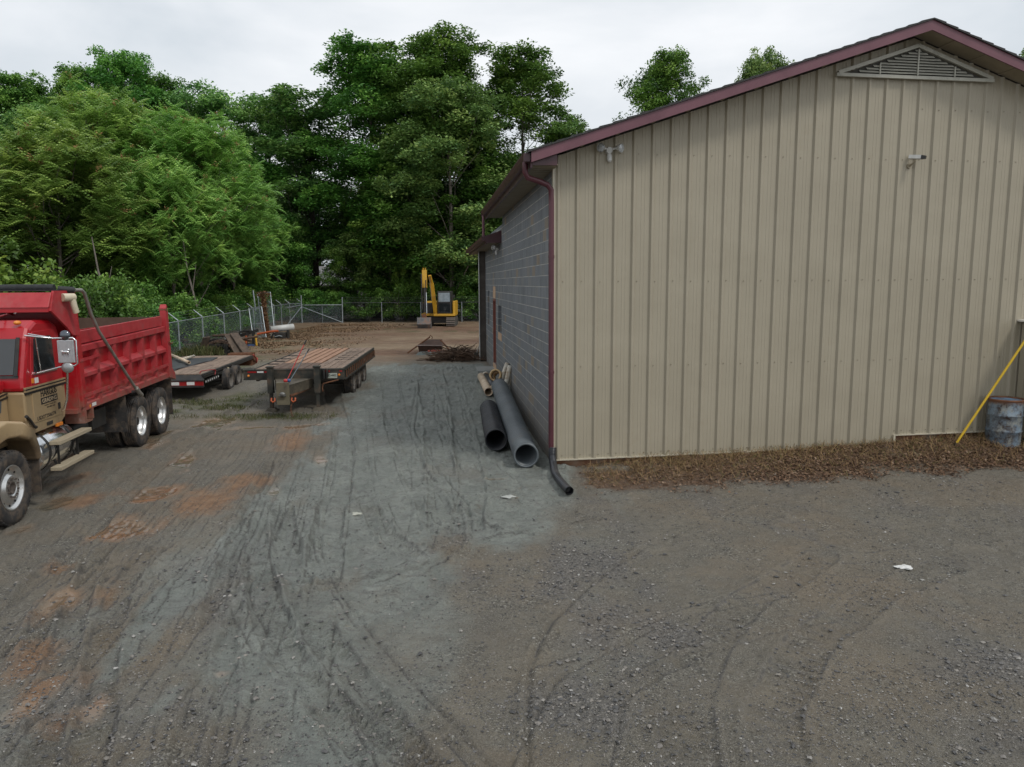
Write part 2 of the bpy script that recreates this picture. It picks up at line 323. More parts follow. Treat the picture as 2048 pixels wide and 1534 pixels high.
# small torn clods in the soft mud
cl = fbm(GX*.8, GY*1.2, 7, 3, 21); GZ = GZ+np.where(near, np.clip(cl-.56, 0, 1)*.16*(.3+mud)*(1-pud), 0)
wally = 12.65+(GX-.72)*.156
leafb = np.clip((fbm(GX, GY, 1.6, 4, 33)-.12)*2.6, 0, 1)*np.clip(1-(wally-1.0-GY+.0)/.9+warp*1.2, 0, 1)*(GY < wally+.6)*np.clip((GX-1.15+warp)/.5, 0, 1)
leafb = np.clip(leafb*1.7, 0, 1)
back = np.clip((GY-27+warp*5+(GX+6)*.15)/4, 0, 1)
gm = np.clip((fbm(GX*1.5, GY, .95, 4, 51)-.52)*5, 0, 1)*np.clip((12.5-GY)/4, 0, 1)*(1-mud*.8)*np.clip((GX+4.8)/1.5, 0, 1)
gm = np.maximum(gm, rut*.9*np.clip((10-GY)/3, 0, 1)*(1-mud*.6))
GRAVEL_MASK = gm
red = back*np.clip((fbm(GX*.35, GY, .35, 4, 61)-.38)*3.5, 0, 1)
green = np.zeros(GX.shape)
for (x, y, rx, ry) in [(-8.6, 18.5, 1.6, 1.3), (-6.2, 17.8, 1.3, .5), (-7.4, 20, .6, 1.5), (-5.2, 17.6, .6, .3), (-12, 36, 3, 4), (-11.8, 28.5, 2.5, 3.5), (-10, 48, 4, 1.2), (-3.6, 45, 4, 1.2), (-13.5, 44, 1.5, 8)]:
    np.maximum(green, np.clip((1.2-np.hypot((GX-x)/rx, (GY-y)/ry)+warp*1.6)/.6, 0, 1), out=green)
green = np.maximum(green, np.clip((GY-57)/3, 0, 1)); green = np.maximum(green, np.clip((-16.5-GX)/2, 0, 1)*(GY > 18))
A = np.stack([mud, org, pud, np.ones_like(mud)], -1).reshape(-1, 4)
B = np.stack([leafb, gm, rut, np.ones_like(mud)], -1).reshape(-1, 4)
C_ = np.stack([back, red, green*np.clip((fbm(GX, GY, 2.6, 3, 81)-.38)*5, 0, 1), np.ones_like(mud)], -1).reshape(-1, 4)

def ground_material():
    m = bpy.data.materials.new('yard_soil'); m.use_nodes = True; t = m.node_tree; b = t.nodes['Principled BSDF']; n = t.nodes.new; l = t.links.new
    tc = n('ShaderNodeTexCoord')
    def noise(sc, det=6, rg=.6, st=None, dist=0):
        x = n('ShaderNodeTexNoise'); x.inputs['Scale'].default_value = sc; x.inputs['Detail'].default_value = det; x.inputs['Roughness'].default_value = rg; x.inputs['Distortion'].default_value = dist
        if st:
            mp = n('ShaderNodeMapping'); mp.inputs['Scale'].default_value = st; mp.inputs['Rotation'].default_value = (0, 0, R(-8)); l(tc.outputs['Object'], mp.inputs[0]); l(mp.outputs[0], x.inputs[0])
        else: l(tc.outputs['Object'], x.inputs[0])
        return x.outputs[0]
    def ramp(f, a, bb, p=(.35, .65)):
        r = n('ShaderNodeValToRGB'); r.color_ramp.elements[0].position, r.color_ramp.elements[1].position = p
        r.color_ramp.elements[0].color = (*a, 1); r.color_ramp.elements[1].color = (*bb, 1); l(f, r.inputs[0]); return r.outputs[0]
    def mix(f, a, bb, typ='MIX'):
        x = n('ShaderNodeMix'); x.data_type = 'RGBA'; x.blend_type = typ
        (l(f, x.inputs[0]) if not isinstance(f, float) else setattr(x.inputs[0], 'default_value', f)); l(a, x.inputs[6]); l(bb, x.inputs[7]); return x.outputs[2]
    def rng_(f, a, bb, c=0., d=1.):
        x = n('ShaderNodeMapRange'); l(f, x.inputs[0]); x.inputs[1].default_value = a; x.inputs[2].default_value = bb; x.inputs[3].default_value = c; x.inputs[4].default_value = d; return x.outputs[0]
    def attr(nm):
        a = n('ShaderNodeAttribute'); a.attribute_name = nm; s = n('ShaderNodeSeparateColor'); l(a.outputs['Color'], s.inputs[0]); return s.outputs
    a1, a2, a3 = attr('zones_a'), attr('zones_b'), attr('zones_c')
    soil = ramp(noise(1.3, 8, .68), (.115, .103, .078), (.235, .207, .152), (.3, .7))
    fine = noise(85, 4, .7)
    grit = ramp(noise(38, 3, .8), (.06, .055, .05), (.34, .32, .29), (.3, .75))
    soil = mix(rng_(fine, .46, .60, 0, .75), soil, grit)
    soil = mix(rng_(noise(11, 7, .8), .50, .64, 0, .55), soil, ramp(noise(130, 2, .6), (.11, .10, .09), (.26, .245, .22), (.35, .65)))
    mudc = ramp(noise(1.8, 9, .7, (1, .6, 1)), (.165, .182, .164), (.29, .308, .276), (.3, .7))
    mudc = mix(rng_(noise(9, 7, .78, (.55, 1.5, 1)), .50, .60, 0, .7), mudc, ramp(fine, (.095, .097, .092), (.19, .188, .178)))
    mudc = mix(rng_(noise(.55, 5, .6), .55, .68, 0, .45), mudc, ramp(noise(6, 5), (.15, .13, .105), (.21, .19, .16)))
    mudc = mix(rng_(noise(45, 5, .75, (1, .45, 1)), .55, .72, 0, .6), mudc, ramp(fine, (.075, .08, .08), (.11, .115, .11)))
    gn = noise(34, 5, .8)
    def cells(sc, stops):
        v = n('ShaderNodeTexVoronoi'); v.inputs['Scale'].default_value = sc; v.inputs['Randomness'].default_value = 1; l(tc.outputs['Object'], v.inputs[0])
        s_ = n('ShaderNodeSeparateColor'); l(v.outputs['Color'], s_.inputs[0]); r = n('ShaderNodeValToRGB'); e = r.color_ramp.elements
        e[0].color = (*stops[0][1], 1); e[1].color = (*stops[-1][1], 1)
        for p_, c_ in stops[1:-1]: x = e.new(p_); x.color = (*c_, 1)
        l(s_.outputs[0], r.inputs[0]); return r.outputs[0], v.outputs['Distance']
    st1, dd1 = cells(62, [(0, (.045, .043, .036)), (.4, (.115, .108, .09)), (.75, (.20, .188, .155)), (.93, (.29, .275, .235)), (1, (.46, .45, .41))])
    st2, dd2 = cells(150, [(0, (.05, .047, .038)), (.5, (.135, .124, .10)), (.85, (.23, .212, .172)), (1, (.40, .385, .34))])
    soil = mix(rng_(noise(3.1, 6, .7), .44, .60, .10, .75), soil, st2)
    soil = mix(rng_(noise(2.2, 7, .75), .50, .62, 0, .85), soil, st1)
    mudc = mix(rng_(noise(2.6, 7, .75), .56, .68, 0, .55), mudc, st2)
    def gritty(a, amt=1.1, lo=.28, hi=.72):
        x1 = n('ShaderNodeMath'); x1.operation = 'SUBTRACT'; l(gn, x1.inputs[0]); x1.inputs[1].default_value = .5
        x2 = n('ShaderNodeMath'); x2.operation = 'MULTIPLY_ADD'; l(x1.outputs[0], x2.inputs[0]); x2.inputs[1].default_value = amt*2; l(a, x2.inputs[2])
        return rng_(x2.outputs[0], lo, hi)
    soil = mix(rng_(noise(.42, 6, .65), .47, .62, 0, .4), soil, ramp(noise(70, 4, .75), (.16, .115, .07), (.29, .225, .15), (.3, .7)))
    col = mix(gritty(a1[0], .5, .2, .8), soil, mudc)
    col = mix(rng_(a2[1], 0, 1, 0, .6), col, ramp(noise(30, 3, .8), (.045, .044, .044), (.27, .26, .25), (.38, .66)))
    col = mix(rng_(gritty(a1[1], .5, .2, 1.0), 0, 1, 0, .72), col, ramp(noise(5, 6), (.22, .105, .045), (.36, .20, .10)))
    backc = ramp(noise(.9, 8), (.19, .125, .075), (.30, .225, .15), (.3, .7))
    col = mix(a3[0], col, backc)
    col = mix(rng_(a3[1], 0, 1, 0, .8), col, ramp(noise(2.6, 8), (.09, .045, .026), (.19, .10, .06)))
    col = mix(rng_(a3[2], 0, 1, 0, .75), col, ramp(noise(7, 6), (.035, .05, .015), (.12, .12, .045)))
    col = mix(rng_(gritty(a2[0], .8, .1, 1.0), 0, 1, 0, .92), col, ramp(noise(22, 6, .8), (.07, .038, .021), (.20, .115, .065), (.3, .7)))
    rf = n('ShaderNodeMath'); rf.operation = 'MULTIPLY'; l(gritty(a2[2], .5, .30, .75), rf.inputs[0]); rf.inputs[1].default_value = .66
    col = mix(rf.outputs[0], col, ramp(fine, (.045, .043, .04), (.10, .095, .088)))  # rut colour darkened for damp soil and to paint in groove shade
    wetdark = ramp(noise(1.2, 5), (.085, .07, .045), (.20, .105, .05), (.4, .6))
    col = mix(rng_(a1[2], .2, .9, 0, .6), col, wetdark)
    l(col, b.inputs['Base Color'])
    wet = noise(.8, 5, .6)
    ro = rng_(wet, .35, .65, .56, .86)
    x = n('ShaderNodeMath'); x.operation = 'MULTIPLY_ADD'; l(a1[0], x.inputs[0]); x.inputs[1].default_value = -.20; l(ro, x.inputs[2])
    y = n('ShaderNodeMix'); y.data_type = 'FLOAT'; l(rng_(a1[2], .35, .8), y.inputs[0]); l(x.outputs[0], y.inputs[2]); y.inputs[3].default_value = .2
    l(y.outputs[0], b.inputs['Roughness']); b.inputs['Specular IOR Level'].default_value = .45
    hb = n('ShaderNodeMath'); hb.operation = 'ADD'; l(noise(60, 8, .8), hb.inputs[0]); hv = n('ShaderNodeMath'); hv.operation = 'MULTIPLY'; l(noise(16, 5, .7, (1, .6, 1)), hv.inputs[0]); hv.inputs[1].default_value = 1.6; l(hv.outputs[0], hb.inputs[1])
    h2 = n('ShaderNodeMath'); h2.operation = 'MULTIPLY_ADD'; l(dd1, h2.inputs[0]); h2.inputs[1].default_value = -.5; l(hb.outputs[0], h2.inputs[2])
    bu = n('ShaderNodeBump'); bu.inputs['Distance'].default_value = .04; l(h2.outputs[0], bu.inputs['Height']); l(rng_(a1[2], .3, .8, .8, .02), bu.inputs['Strength']); l(bu.outputs[0], b.inputs['Normal'])
    return m
idx = np.arange(nx*ny).reshape(ny, nx)
faces = np.stack([idx[:-1, :-1], idx[:-1, 1:], idx[1:, 1:], idx[1:, :-1]], -1).reshape(-1, 4)
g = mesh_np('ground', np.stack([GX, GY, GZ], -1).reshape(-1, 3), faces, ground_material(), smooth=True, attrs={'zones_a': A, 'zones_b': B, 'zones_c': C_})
tag(g, 'wet muddy gravel yard with tyre ruts and rusty puddles', 'ground', kind='structure')

def samp(arr, x, y):
    i = np.clip(np.searchsorted(ys, y), 1, ny-1); j = np.clip(np.searchsorted(xs, x), 1, nx-1); return arr[i, j]

# loose stones
def make_stones(n, name, label, xr, yr, dens, smin, smax, m, pw=6):
    x = rng.uniform(*xr, n*6); y = yr[0]+(yr[1]-yr[0])*rng.random(n*6)**1.5
    p = dens(x, y); k = rng.random(n*6) < p; x, y = x[k][:n], y[k][:n]; n = len(x)
    s = smin+(smax-smin)*rng.random(n)**pw
    base = np.array([(1, 0, 0), (0, 1, 0), (-1, 0, 0), (0, -1, 0), (0, 0, 1), (0, 0, -1), (.62, .62, .45), (-.62, .6, .5), (-.6, -.62, .45), (.6, -.62, .5)], float)
    fc = np.array([(0, 6, 4), (6, 1, 4), (1, 7, 4), (7, 2, 4), (2, 8, 4), (8, 3, 4), (3, 9, 4), (9, 0, 4), (0, 1, 6), (1, 2, 7), (2, 3, 8), (3, 0, 9), (0, 5, 1), (1, 5, 2), (2, 5, 3), (3, 5, 0)])
    V = base[None]*(1+rng.uniform(-.28, .28, (n, 10, 3)))*np.stack([s*rng.uniform(.8, 1.4, n), s*rng.uniform(.6, 1.1, n), s*rng.uniform(.4, .8, n)], -1)[:, None]
    a = rng.uniform(0, 6.28, n); c, d = np.cos(a), np.sin(a)
    X = V[..., 0]*c[:, None]-V[..., 1]*d[:, None]+x[:, None]; Y = V[..., 0]*d[:, None]+V[..., 1]*c[:, None]+y[:, None]
    Z = V[..., 2]+samp(GZ, x, y)[:, None]+s[:, None]*.2
    Fc = (fc[None]+(np.arange(n)*10)[:, None, None]).reshape(-1, 3)
    o = mesh_np(name, np.stack([X, Y, Z], -1).reshape(-1, 3), Fc, m, nside=3); tag(o, label, name, kind='stuff'); return o
def stone_mat():
    m = bpy.data.materials.new('stone'); m.use_nodes = True; t = m.node_tree; b = t.nodes['Principled BSDF']; n = t.nodes.new; l = t.links.new
    ge = n('ShaderNodeNewGeometry'); r = n('ShaderNodeValToRGB'); e = r.color_ramp.elements
    e[0].color = (.05, .05, .05, 1); e[1].color = (.42, .41, .39, 1); e[1].position = 1
    for p, c in ((.4, (.085, .083, .082)), (.65, (.15, .14, .13)), (.86, (.22, .2, .175)), (.985, (.28, .27, .25))): x = e.new(p); x.color = (*c, 1)
    l(ge.outputs['Random Per Island'], r.inputs[0]); l(r.outputs[0], b.inputs['Base Color']); b.inputs['Roughness'].default_value = .6
    return m
SM = stone_mat()
make_stones(30000, 'gravel', 'loose grey gravel stones strewn over the near yard', (-5.5, 8), (3.6, 13), lambda x, y: np.clip(samp(GRAVEL_MASK, x, y)*1.0+.05, 0, 1)*np.clip(1.2-y/14, .1, 1)*(y < 12.4+(x-.7)*.156), .004, .024, SM)

make_stones(60000, 'gravel', 'fine dark grit and pebbles pressed into the yard surface', (-6, 9), (3.6, 14), lambda x, y: np.clip(.25+1.4*(fbm(x, y, 1.1, 4, 77)-.42)*3, .04, 1)*(1-.75*samp(mud, x, y))*np.clip(1.25-y/13, .1, 1)*(y < 12.2+(x-.7)*.156), .0035, .011, SM, 2)

# fallen leaves, straw and weeds by the gable wall
def leaf_scatter(name, label, cat, n, x, y, z, L, Wd, m, tilt=.5, up=0.0):
    n = len(x); a = rng.uniform(0, 6.28, n); b = rng.uniform(-tilt, tilt, n); c = rng.uniform(-tilt, tilt, n)+up
    q = np.array([(-.5, -.5, 0), (.5, -.5, 0), (.5, .5, 0), (-.5, .5, 0)])
    lx = q[:, 0][None]*L[:, None]; ly = q[:, 1][None]*Wd[:, None]; lz = np.abs(q[:, 0])[None]*0
    X = lx*np.cos(c)[:, None]; Z = lx*np.sin(c)[:, None]+ly*np.sin(b)[:, None]; Y = ly*np.cos(b)[:, None]
    if up: Z = Z+(L*.5*np.sin(np.abs(c)))[:, None]
    XX = X*np.cos(a)[:, None]-Y*np.sin(a)[:, None]+x[:, None]; YY = X*np.sin(a)[:, None]+Y*np.cos(a)[:, None]+y[:, None]
    V = np.stack([XX, YY, Z+z[:, None]], -1).reshape(-1, 3); F = np.arange(n*4).reshape(-1, 4)
    o = mesh_np(name, V, F, m); tag(o, label, cat, kind='stuff'); return o
def island_mat(name, cols, rough=.8, trans=0.0):
    m = bpy.data.materials.new(name); m.use_nodes = True; t = m.node_tree; b = t.nodes['Principled BSDF']; n = t.nodes.new; l = t.links.new
    ge = n('ShaderNodeNewGeometry'); r = n('ShaderNodeValToRGB'); e = r.color_ramp.elements
    e[0].color = (*cols[0], 1); e[1].color = (*cols[-1], 1)
    for i in range(1, len(cols)-1): x = e.new(i/(len(cols)-1)); x.color = (*cols[i], 1)
    l(ge.outputs['Random Per Island'], r.inputs[0]); l(r.outputs[0], b.inputs['Base Color']); b.inputs['Roughness'].default_value = rough; b.inputs['Specular IOR Level'].default_value = .3
    if trans:
        tr = n('ShaderNodeBsdfTranslucent'); l(r.outputs[0], tr.inputs[0]); ms = n('ShaderNodeMixShader'); ms.inputs[0].default_value = trans
        l(b.outputs[0], ms.inputs[1]); l(tr.outputs[0], ms.inputs[2]); l(ms.outputs[0], t.nodes['Material Output'].inputs[0])
    return m
x = rng.uniform(1.1, 12, 110000); off = rng.random(110000)**1.1*2.7+.12; y = 12.65+(x-.72)*.156-off
k = rng.random(110000) < samp(leafb, x, y)*np.clip((x-1)/5, .12, 1)*np.where(off > .7, 1, .5)
x, y = x[k][:11000], y[k][:11000]; n = len(x)
leaf_scatter('fallen_leaves', 'brown fallen leaves matted along the foot of the beige gable wall', 'leaves', n, x, y, samp(GZ, x, y)+.01+rng.random(n)*.03, rng.uniform(.02, .052, n), rng.uniform(.014, .034, n), island_mat('dead_leaf', [(.05, .027, .016), (.12, .066, .038), (.19, .115, .07), (.08, .045, .027), (.27, .19, .13)]), .6)
x = rng.uniform(1.2, 11, 40000); off = rng.random(40000)**1.2*1.5+.05; y = 12.65+(x-.72)*.156-off
k = rng.random(40000) < samp(leafb, x, y)*np.clip(1.2-off/1.3, 0, 1); x, y = x[k][:11000], y[k][:11000]; n = len(x)
leaf_scatter('dry_grass', 'straw coloured dry grass against the foot of the gable wall', 'dry grass', n, x, y, samp(GZ, x, y)+.0, rng.uniform(.08, .22, n), rng.uniform(.003, .006, n), island_mat('straw', [(.20, .12, .055), (.30, .2, .10), (.12, .065, .035), (.25, .17, .075), (.10, .11, .03)]), .5, .35)
# weeds in the yard and along the fence
def weeds(name, label, cx, cy, rx, ry, n, h, m):
    a = rng.uniform(0, 6.28, n); r = rng.random(n)**.7*1.25; x = cx+rx*r*np.cos(a)+rng.normal(0, .1, n); y = cy+ry*r*np.sin(a)+rng.normal(0, .1, n); k = rng.random(n) < np.clip((fbm(x, y, 1.6, 3, 15)-.42)*8, 0, 1); x, y = x[k], y[k]; n = len(x)
    leaf_scatter(name, label, 'weeds', n, x, y, gz(x, y), rng.uniform(.5, 1, n)*h, rng.uniform(.006, .014, n)*max(1, h*5), m, .5, .9)
GM = island_mat('weed', [(.04, .06, .02), (.08, .10, .03), (.13, .13, .05), (.09, .075, .035)], .7, .3)
weeds('weeds', 'low green weeds in the dirt beneath the flatbed trailer nearest the truck', -8.9, 18.6, 1.7, 1.0, 6500, .10, GM)
weeds('weeds', 'small yellow green weed tufts in front of the black jack legs', -5.6, 17.6, 1.4, .3, 1500, .06, GM)
weeds('weeds', 'sparse weeds beside the tyre of the left trailer', -7.2, 19.6, .5, 1.4, 1500, .06, GM)
weeds('weeds', 'tall green weeds along the foot of the chain link fence near the red tailgate', -13.2, 29.5, 1.2, 2.6, 9000, .5, GM)
n = 34000; x = rng.uniform(-13.8, -7.5, n); y = rng.uniform(28, 54, n)
k = rng.random(n) < np.clip((fbm(x, y, .5, 3, 5)-.35)*4, 0, 1)*np.clip((-8.2-x-(y-30)*.02)/2.5, .15, 1); x, y = x[k], y[k]; n = len(x)
leaf_scatter('leaf_litter', 'rusty leaf litter on the bank behind the trailers', 'leaf litter', n, x, y, gz(x, y)+.02, rng.uniform(.04, .10, n), rng.uniform(.025, .06, n), island_mat('litter', [(.09, .055, .03), (.17, .105, .06), (.26, .17, .10), (.13, .09, .055)]), .7)

# ------------------------------------------------------------------ building
P0 = np.array([.72, 12.65, 0.0]); wa = R(81.13); fu = np.array([math.sin(wa), math.cos(wa), 0]); fn = np.array([math.cos(wa), -math.sin(wa), 0])
sa_ = R(-6.27); su = np.array([math.sin(sa_), math.cos(sa_), 0]); sn = np.array([-math.cos(sa_), math.sin(sa_), 0])
def FW(s, z, o=0.): return tuple(P0+fu*s+fn*o+np.array([0, 0, z]))
def SW(s, z, o=0.): return tuple(P0+su*s+sn*o+np.array([0, 0, z]))
def fbox(mb, s0, s1, z0, z1, o0, o1, T=FW): return mb.hexa([T(s0, z0, o1), T(s1, z0, o1), T(s1, z0, o0), T(s0, z0, o0), T(s0, z1, o1), T(s1, z1, o1), T(s1, z1, o0), T(s0, z1, o0)])
bld = empty('warehouse', tuple(P0), 0, 'long warehouse with beige ribbed metal gable, grey block side wall and maroon trim', 'building')

M_panel = mat('beige_panel', (.325, .290, .219), (.355, .318, .242), rough=.42, scale=1.2, dirt=(.31, .265, .19), dirt_amt=.06, dirt_scale=1.3, spec=.4)
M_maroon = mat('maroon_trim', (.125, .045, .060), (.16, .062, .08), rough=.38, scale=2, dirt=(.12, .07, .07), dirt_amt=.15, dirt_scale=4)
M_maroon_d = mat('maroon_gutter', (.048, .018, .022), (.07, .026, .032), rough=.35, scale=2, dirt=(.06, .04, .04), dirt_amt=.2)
M_dsp = mat('downspout_maroon', (.075, .02, .028), (.10, .03, .04), rough=.35, scale=2)
M_shingle = mat('asphalt_shingle', (.028, .028, .03), (.06, .058, .056), rough=.9, scale=30, bump=.6, bscale=80)
M_soffit = mat('soffit', (.22, .19, .13), (.27, .23, .16), rough=.6, scale=3)
M_vent = mat('vent_metal', (.36, .355, .30), (.43, .42, .36), rough=.5, scale=5, dirt=(.2, .19, .17), dirt_amt=.2, dirt_scale=8)
M_dark = mat('dark_void', (.006, .006, .006), rough=.9)
M_clay = mat('stained_footing', (.20, .085, .04), (.29, .20, .14), rough=.85, scale=4, bump=.4, bscale=40, dirt=(.17, .17, .155), dirt_amt=.3, dirt_scale=2)

# ribbed gable wall: one profile swept up, cut by the roof slope and the base line
RIDGE_S, RIDGE_Z, EAVE_S, EAVE_Z, SLOPE = 6.42, 7.55, -.5, 5.24, .3325
def roof_under(s): return RIDGE_Z-.16-abs(s-RIDGE_S)*SLOPE
def base_z(s): return .14 if s < 6.5 else .335
prof = [0.0]; hs = [0.0]
s = .05
ribs = [.40+.326*k for k in range(-1, 40)]
pf = []
for rb in ribs:
    for ds, h in ((-.046, 0), (-.020, .037), (.016, .037), (.042, 0), (.125, 0), (.133, .004), (.145, .004), (.153, 0), (.185, 0), (.193, .004), (.205, .004), (.213, 0)):
        pf.append((rb+ds, h))
pf = [p for p in pf if .03 < p[0] < 12.8]+[(6.499, 0.0001), (6.501, 0.0001)]; pf.sort()
pf = [(0.0, .012), (.03, .012)]+pf+[(12.84, 0)]
mb = MB(P0)
for (a, ha), (b, hb) in zip(pf[:-1], pf[1:]):
    mid = (a+b)/2; z0 = base_z(mid)
    mb.add([FW(a, z0, ha+.02), FW(b, z0, hb+.02), FW(b, roof_under(b), hb+.02), FW(a, roof_under(a), ha+.02)], [(0, 1, 2, 3)])
gable = mb.build('gable_wall', M_panel, bld)
mb = MB(P0)   # screws in rows
for k, rb in enumerate(ribs):
    for z in ([.2, 1.75, 3.21, 5.33] if rb < 6.4 else [.4, 1.75, 3.21, 5.33, 6.2]):
        for ds in ((-.075, .07) if z < .5 else (.072,)):
            if 0 < rb+ds < 12.5 and z < roof_under(rb+ds)-.1:
                c = FW(rb+ds, z+.006*math.sin(k*2.3), .022); mb.box(c[0]-.006, c[0]+.006, c[1]-.009, c[1]+.004, c[2]-.006, c[2]+.006)
mb.build('panel_screws', mat('screw', (.20, .17, .12), rough=.5, metal=.3), gable)
M_trim = mat('beige_trim', (.45, .41, .32), (.5, .46, .36), rough=.4, scale=3)
mb = MB(P0)
fbox(mb, .02, 6.49, .118, .14, .0, .062); fbox(mb, 6.53, 12.8, .313, .335, .0, .062)
fbox(mb, 6.49, 6.53, .10, .335, .0, .06); mb.build('base_trim', M_trim, bld)
mb = MB(P0); fbox(mb, -.03, .0, .12, 5.2, -.03, .055); mb.build('corner_trim', M_trim, bld)
mb = MB(P0); fbox(mb, .05, 12.8, -.3, .33, -.14, -.035); mb.build('foundation', M_clay, bld)
mb = MB(P0); fbox(mb, .04, 12.8, .33, roof_under(.3), -.2, -.1); mb.build('inner_wall', M_dark, bld)

# side wall of fluted concrete block
def block_material():
    m = bpy.data.materials.new('concrete_block'); m.use_nodes = True; t = m.node_tree; b = t.nodes['Principled BSDF']; n = t.nodes.new; l = t.links.new
    uv = n('ShaderNodeUVMap'); uv.uv_map = 'UVMap'
    def mapn(sc, loc=(0, 0, 0)):
        mp = n('ShaderNodeMapping'); mp.inputs['Scale'].default_value = sc; mp.inputs['Location'].default_value = loc; l(uv.outputs[0], mp.inputs[0]); return mp.outputs[0]
    br = n('ShaderNodeTexBrick'); br.offset = .5; br.inputs['Scale'].default_value = 1; br.inputs['Brick Width'].default_value = .41; br.inputs['Row Height'].default_value = .2046
    br.inputs['Mortar Size'].default_value = .0015; br.inputs['Mortar Smooth'].default_value = .1
    br.inputs['Color1'].default_value = (0, 0, 0, 1); br.inputs['Color2'].default_value = (1, 1, 1, 1); br.inputs['Mortar'].default_value = (.5, .5, .5, 1)
    l(mapn((1, 1, 1), (0, -.053, 0)), br.inputs[0])
    r = n('ShaderNodeValToRGB'); e = r.color_ramp.elements; e[0].color = (.135, .148, .158, 1); e[1].color = (.23, .185, .135, 1)
    for p, c in ((.45, (.175, .186, .195)), (.72, (.15, .164, .178)), (.90, (.185, .19, .188)), (.96, (.215, .188, .152))): x = e.new(p); x.color = (*c, 1)
    l(br.outputs['Color'], r.inputs[0])
    st = n('ShaderNodeTexNoise'); st.inputs['Scale'].default_value = 1; st.inputs['Detail'].default_value = 4; l(mapn((22, 1.2, 1)), st.inputs[0])
    sr = n('ShaderNodeValToRGB'); sr.color_ramp.elements[0].position = .3; sr.color_ramp.elements[1].position = .7; sr.color_ramp.elements[0].color = (.62, .62, .62, 1); sr.color_ramp.elements[1].color = (1.35, 1.35, 1.35, 1); l(st.outputs[0], sr.inputs[0])
    mm = n('ShaderNodeMix'); mm.data_type = 'RGBA'; mm.blend_type = 'MULTIPLY'; mm.inputs[0].default_value = .8; l(r.outputs[0], mm.inputs[6]); l(sr.outputs[0], mm.inputs[7])
    # mortar beds
    sp = n('ShaderNodeSeparateXYZ'); l(mapn((1/.41, 1/.2046, 1), (0, -.053/.2046, 0)), sp.inputs[0])
    fr = n('ShaderNodeMath'); fr.operation = 'FRACT'; l(sp.outputs[1], fr.inputs[0]); s2 = n('ShaderNodeMath'); s2.operation = 'SUBTRACT'; l(fr.outputs[0], s2.inputs[0]); s2.inputs[1].default_value = .5
    ab = n('ShaderNodeMath'); ab.operation = 'ABSOLUTE'; l(s2.outputs[0], ab.inputs[0]); mr = n('ShaderNodeMapRange'); mr.inputs[1].default_value = .455; mr.inputs[2].default_value = .472; l(ab.outputs[0], mr.inputs[0])
    mo = n('ShaderNodeMix'); mo.data_type = 'RGBA'; mv = n('ShaderNodeMath'); mv.operation = 'MULTIPLY'; l(mr.outputs[0], mv.inputs[0])
    nn = n('ShaderNodeTexNoise'); nn.inputs['Scale'].default_value = 2.0; nn.inputs['Detail'].default_value = 4; l(mapn((1, 1, 1)), nn.inputs[0]); nr = n('ShaderNodeMapRange'); nr.inputs[1].default_value = .3; nr.inputs[2].default_value = .6; nr.inputs[3].default_value = .35; nr.inputs[4].default_value = .95; l(nn.outputs[0], nr.inputs[0]); l(nr.outputs[0], mv.inputs[1])
    l(mv.outputs[0], mo.inputs[0]); l(mm.outputs[2], mo.inputs[6]); mo.inputs[7].default_value = (.42, .41, .37, 1)
    # splashed earth stains low down on the wall
    sz = n('ShaderNodeSeparateXYZ'); l(uv.outputs[0], sz.inputs[0]); a = n('ShaderNodeMapRange'); l(sz.outputs[1], a.inputs[0]); a.inputs[1].default_value = 1.15; a.inputs[2].default_value = -.1
    a2 = n('ShaderNodeMath'); a2.operation = 'MULTIPLY'; l(a.outputs[0], a2.inputs[0]); l(nr.outputs[0], a2.inputs[1])
    d = n('ShaderNodeMix'); d.data_type = 'RGBA'; l(a2.outputs[0], d.inputs[0]); l(mo.outputs[2], d.inputs[6]); d.inputs[7].default_value = (.17, .14, .105, 1)
    l(d.outputs[2], b.inputs['Base Color']); b.inputs['Roughness'].default_value = .8
    # flutes
    wv = n('ShaderNodeMath'); wv.operation = 'FRACT'; sx = n('ShaderNodeMath'); sx.operation = 'MULTIPLY'; sx.inputs[1].default_value = 8; l(sp.outputs[0], sx.inputs[0]); l(sx.outputs[0], wv.inputs[0])
    wq = n('ShaderNodeMath'); wq.operation = 'GREATER_THAN'; l(wv.outputs[0], wq.inputs[0]); wq.inputs[1].default_value = .45
    hm = n('ShaderNodeMath'); hm.operation = 'SUBTRACT'; l(wq.outputs[0], hm.inputs[0]); l(mr.outputs[0], hm.inputs[1])
    ad = n('ShaderNodeMath'); ad.operation = 'ADD'; l(hm.outputs[0], ad.inputs[0]); n3 = n('ShaderNodeTexNoise'); n3.inputs['Scale'].default_value = 60; l(mapn((1, 1, 1)), n3.inputs[0]); l(n3.outputs[0], ad.inputs[1])
    bu = n('ShaderNodeBump'); bu.inputs['Strength'].default_value = .55; bu.inputs['Distance'].default_value = .012; l(ad.outputs[0], bu.inputs['Height']); l(bu.outputs[0], b.inputs['Normal'])
    return m
M_block = block_material()
def uv_quads(name, quads, m, parent, org=P0):   # quads: list of (4 points, 4 uvs)
    vs = np.array([p for q in quads for p in q[0]])-org; me = bpy.data.meshes.new(name)
    me.from_pydata(vs.tolist(), [], [list(range(4*i, 4*i+4)) for i in range(len(quads))])
    u = me.uv_layers.new(name='UVMap'); u.data.foreach_set('uv', np.array([c for q in quads for c in q[1]], float).ravel())
    me.materials.append(m); me.update(); o = bpy.data.objects.new(name, me); COL.objects.link(o); o.parent = parent; return o
holes = [(11.2, 12.15, .55, 2.68), (9.32, 10.4, 1.70, 2.51), (13.75, 14.5, 1.72, 2.92)]
END_S = 18.2; JOG = 8.87
